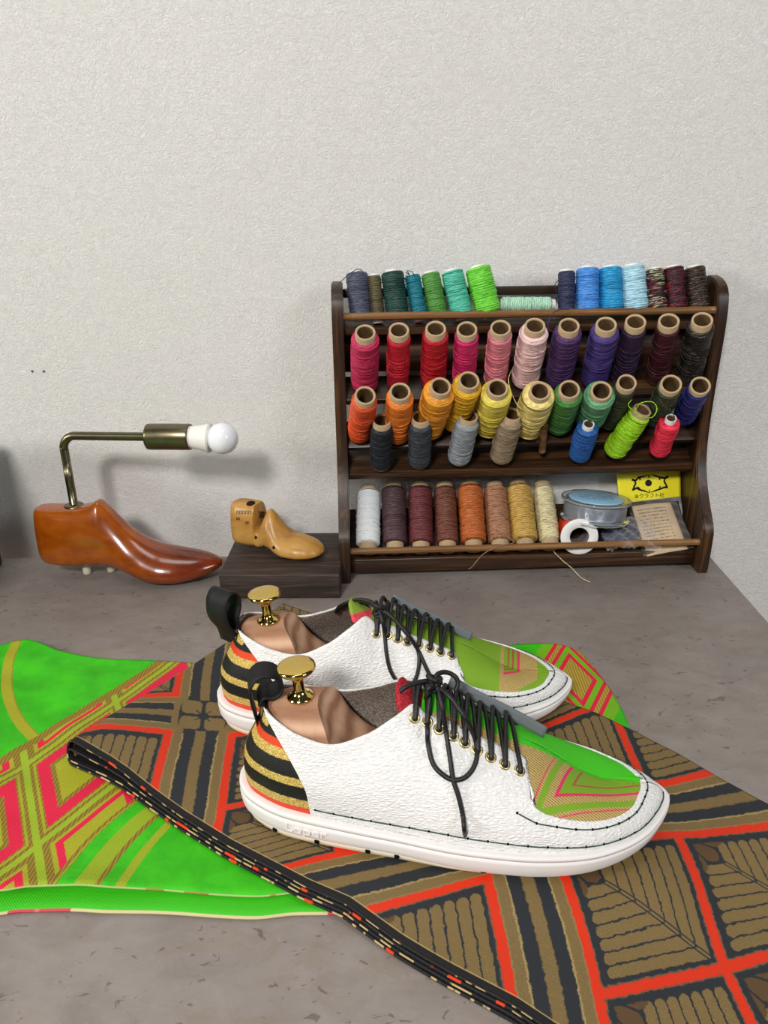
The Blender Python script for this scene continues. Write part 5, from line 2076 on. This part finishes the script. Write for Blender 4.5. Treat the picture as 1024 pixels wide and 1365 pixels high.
    stitch(seam_line, 13)
    # ---------------- pull tab
    TB = px['tab']
    P2 = catmull(TB['pts'], 10)
    wv = TB['w'] / 2
    V = []
    for (x_, z_) in P2:
        for k in range(5):
            a = k / 4 - 0.5
            tt_ = math.radians(TB['turn'])
            dx_ = x_ - 0.0155
            V.append((0.0155 + dx_ * math.cos(tt_) - math.sin(tt_) * a * 2 * wv, dx_ * math.sin(tt_) + math.cos(tt_) * a * 2 * wv, z_))
    pt = mesh_obj('pull_tab', V, grid_faces(len(P2), 5), M_BLACK, root)
    md = pt.modifiers.new('thickness', 'SOLIDIFY'); md.thickness = 0.0014; md.offset = 0
    # ---------------- shoe tree (its own thing)
    tl = np.array(mw @ Vector((0.05, 0, 0.03)))
    tree = empty('shoe_tree', tl, ang)
    tag(tree, tree_label, 'shoe tree')
    n1_, n2_, ny = 40, 50, 46
    nx = n1_ + n2_
    x0, x1 = 0.0235, 0.165
    wcache = {}

    def wid(sd, x_):
        key = (sd.sign, round(x_, 4))
        if key not in wcache:
            Q = sd.W(np.full(40, float(sd.s_of_x(x_))), np.linspace(0, 1, 40))
            wcache[key] = abs(Q[int(np.argmin(abs(Q[:, 2] - 0.070))), 1])
        return wcache[key]
    V, F = [], []
    for i in range(nx):
        for j in range(ny):
            a = j / (ny - 1) * 2 - 1
            ridge = 0.0605 + 0.013 * a * a
            x_ = x0 + (ridge - x0) * (i / (n1_ - 1)) if i < n1_ else ridge + (x1 - ridge) * ((i - n1_ + 1) / n2_)
            ew = math.sqrt(max(0.0, 1 - max(0, (0.044 - x_) / 0.0225) ** 2))
            y_ = a * (wid(near if a < 0 else far, x_) - 0.0035) * min(1, ew + 0.02)
            d_ = max(0.0, x_ - ridge)
            top = 0.0935 - 0.0035 * abs(a) - 0.0012 * max(0, (0.04 - x_)) / 0.02
            top -= 0.040 * (1 - math.exp(-d_ / 0.020)) + d_ * 0.10
            top -= 0.020 * abs(a) ** 5
            top -= 0.010 * max(0, (0.031 - x_) / 0.010) ** 2
            V.append((x_, y_, top))
    F = grid_faces(nx, ny)
    # skirt to the insole
    n0 = len(V)
    loop = [i * ny for i in range(nx)] + [(nx - 1) * ny + j for j in range(1, ny)] + [i * ny + ny - 1 for i in range(nx - 2, -1, -1)] + [j for j in range(ny - 2, 0, -1)]
    for q in loop:
        V.append((V[q][0], V[q][1] * 0.9, 0.032))
    for i in range(len(loop)):
        a_, b_ = loop[i], loop[(i + 1) % len(loop)]
        F.append((a_, n0 + i, n0 + (i + 1) % len(loop), b_))
    F.append(tuple(n0 + i for i in range(len(loop))))
    off_ = np.array([0.05, 0, 0.03])
    body = mesh_obj('tree_body', [np.array(v_) - off_ for v_ in V], F, M_TREE, tree)
    weighted(body, 22)
    V, F = lathe_geo([(0.0, 0.0005), (0.0088, 0.0005), (0.0094, 0.0012), (0.0092, 0.0024), (0.0072, 0.0036), (0.0048, 0.0055), (0.0040, 0.0085), (0.0040, 0.0155), (0.0048, 0.0190), (0.0082, 0.0212), (0.0120, 0.0228), (0.0134, 0.0243), (0.0136, 0.0256), (0.0130, 0.0268), (0.0118, 0.0272), (0.0060, 0.0278), (0.0, 0.0280)], 56)
    kb = mesh_obj('knob', V, F, M_BRASS, tree)
    kb.location = np.array(px['knob_l']) - off_
    kb.rotation_euler = (0, math.radians(-4), 0)
    return root, near, far, bvh, mw


def toe_near(hit):
    fr = [hit(742, 1060), hit(846, 1058), hit(757, 1030)]
    print('toe near frame', fr)
    if any(q is None for q in fr):
        fr = [np.array([.23, -.02, 0]), np.array([.275, -.01, 0]), np.array([.235, .0, 0])]
    g1, g2 = hit(726, 1003), hit(835, 1041)
    ex, ey, ec = 0.0, 1.0, -0.003
    if g1 is not None and g2 is not None:
        d = (g2 - g1)[:2]; n = np.array([-d[1], d[0]]) / np.linalg.norm(d)
        if n[1] < 0: n = -n
        ex, ey, ec = float(n[0]), float(n[1]), float(-n @ g1[:2])
    return toe_mat('toe_brocade_green', fr, [(-99, 'gold'), (-16.5, 'pink'), (-15.5, 'gold'), (-13, 'green'), (-7.5, 'gold'), (-1.4, 'pink'), (1.4, 'green'), (8.5, 'rust'), (10.5, 'green')], (ex, ey, ec))


def toe_far(hit):
    fr = [hit(691, 895), hit(657, 904), hit(691, 868)]
    print('toe far frame', fr)
    if any(q is None for q in fr):
        fr = [np.array([.25, -.01, 0]), np.array([.22, -.015, 0]), np.array([.25, .02, 0])]
    return toe_mat('toe_brocade_pink', fr, [(-99, 'green'), (-26, 'gold'), (-2, 'pink'), (2, 'green'), (6, 'rust'), (9, 'green'), (12.5, 'rust'), (15, 'green')], (0.0, 0.0, -1.0), [(20, 'gold'), (25, 'green')])


NEAR = dict(
    eyelets=[(553, 957), (570, 963), (585.5, 972), (604, 980.5), (620, 990), (636, 999.6), (654, 1009), (672.5, 1019), (692.5, 1027)],
    tongue=(0.021, 0.0095, M_RED), letter=(0.0415, 0.0705), knot=(579, 909, -0.010),
    bow=[[(579, 909, -.012), (570, 922, -.02), (567, 944), (569, 968), (571, 992), (579, 1019.6), (598, 1037), (615, 1038), (628, 1027), (634.5, 1009), (632, 987), (621.6, 959, -.028), (602, 931.5, -.020), (587, 918.6, -.014), (579, 909, -.010)],
         [(582, 912, -.012), (590, 944, -.024), (594, 975), (600, 1013), (604, 1039), (611, 1060), (617, 1085), (620, 1108), (624, 1131)],
         [(579, 908, -.010), (583, 899, -.006), (594, 896, -.002), (606, 901, -.002), (610.5, 910, -.006), (607, 922, -.010)],
         [(579, 908, -.010), (566, 908, -.012), (553, 911, -.016), (541, 916, -.02), (533, 922, -.022)]],
    tab=dict(w=0.020, turn=18, pts=[(.0155, .074), (.0135, .086), (.0120, .097), (.0135, .107), (.0200, .113), (.0290, .1115), (.0345, .1050), (.0330, .0975), (.0270, .0945), (.0210, .0955), (.0175, .0900)]),
    knob_l=(0.048, 0.0, 0.0925))
FAR = dict(
    eyelets=[(501.5, 844.5), (517, 846), (530, 850.7), (543, 855), (558, 859.5), (573, 864), (587, 869), (602, 873.7), (617.7, 877.7)],
    tongue=(0.020, 0.010, None), letter=(0.0415, 0.0705), knot=(505, 812, -0.010),
    bow=[[(505, 812, -.012), (510, 828, -.02), (513, 845), (515.5, 870), (521, 893), (533, 910), (545, 912), (554, 903), (558, 885), (556, 866), (545, 848, -.026), (528, 828, -.020), (514, 816, -.014), (505, 812, -.010)],
         [(507, 814, -.012), (527, 827, -.018), (544, 846, -.026), (557, 868), (566, 886), (577, 908)],
         [(505, 810, -.010), (494, 802, -.004), (479, 799, .004), (464, 803, .012), (452, 809, .018), (448, 816, .022), (452, 812, .022), (466, 806, .016), (482, 803, .008), (497, 806, -.004), (505, 812, -.010)]],
    tab=dict(w=0.0225, turn=52, pts=[(.0155, .074), (.0125, .086), (.0065, .096), (.0035, .106), (.0050, .118), (.0115, .1240), (.0185, .1200), (.0200, .110), (.0165, .100), (.0165, .092), (.0175, .086)]),
    knob_l=(0.048, 0.0, 0.0925))
FAR['tongue'] = (0.020, 0.010, M_GREEN)
t = NT('tongue_brocade', 0.6, 0.35)
v = t.obj()
ox, oy, oz = t.xyz(v)
gl = t.ss(t.noise(v, 1600.0, 1.0, 0.5), 0.52, 0.62)
q = oz * 1000.0 + oy * 300.0 + (t.noise(v, 900.0) - 0.5) * 1.5
col = t.mix(t.ss(q, 99.5, 100.0), lin((222, 44, 84)), lin((120, 160, 40)))
col = t.mix(t.ss(q, 108.5, 109.0), col, lin((190, 160, 70)))
col = t.mix(gl * 0.4, col, lin((214, 190, 110)))
t.color(col)
FAR['tongue'] = (0.021, 0.0105, t.mat)

ZB = 0.0142
make_shoe(True, (-0.115, -0.408, ZB), math.radians(-4.1),
          'white leather sneaker in front, on the brown cloth, with laces hanging down its side', 'cedar shoe tree with brass knob inside the front sneaker', NEAR, toe_near)
make_shoe(False, (-0.1535, -0.3085, ZB), math.radians(3.7),
          'white leather sneaker behind the other, with an upright black heel loop', 'cedar shoe tree with brass knob inside the rear sneaker', FAR, toe_far)

# ------------------------------------------------------------------ light
wd = bpy.data.worlds.new('world')
scene.world = wd
wd.use_nodes = True
bg = wd.node_tree.nodes['Background']
bg.inputs[0].default_value = (0.86, 0.92, 1.0, 1)
bg.inputs[1].default_value = 0.07


def area(name, loc, target, size, size_y, power, color):
    ld = bpy.data.lights.new(name, 'AREA')
    ld.shape = 'RECTANGLE'
    ld.size, ld.size_y = size, size_y
    ld.energy = power
    ld.color = color
    o = bpy.data.objects.new(name, ld)
    COL.objects.link(o)
    o.location = loc
    d = Vector(target) - Vector(loc)
    o.rotation_euler = d.to_track_quat('-Z', 'Y').to_euler()
    return o


area('ceiling_lamp_left', (-0.80, -2.90, 2.20), (0.0, -0.1, 0.1), 0.62, 0.46, 112.0, (1.0, 0.965, 0.92))
area('window_far_left', (-2.75, -1.35, 1.10), (0.1, 0.0, 0.1), 0.70, 0.62, 58.0, (1.0, 0.97, 0.93))
area('window_right', (1.95, -2.0, 1.40), (0.1, -0.1, 0.15), 0.75, 0.75, 26.0, (0.93, 0.96, 1.0))
area('ceiling_lamp_front', (-0.05, -0.55, 2.10), (0.0, -0.1, 0.0), 0.8, 0.4, 7.0, (1.0, 0.98, 0.95))

vs_ = scene.view_settings
vs_.view_transform = 'Standard'
vs_.look = 'None'
vs_.exposure = -0.46
vs_.gamma = 1.0
vs_.use_curve_mapping = False
scene.display_settings.display_device = 'sRGB'
scene.cycles.max_bounces = 8
scene.cycles.transparent_max_bounces = 12
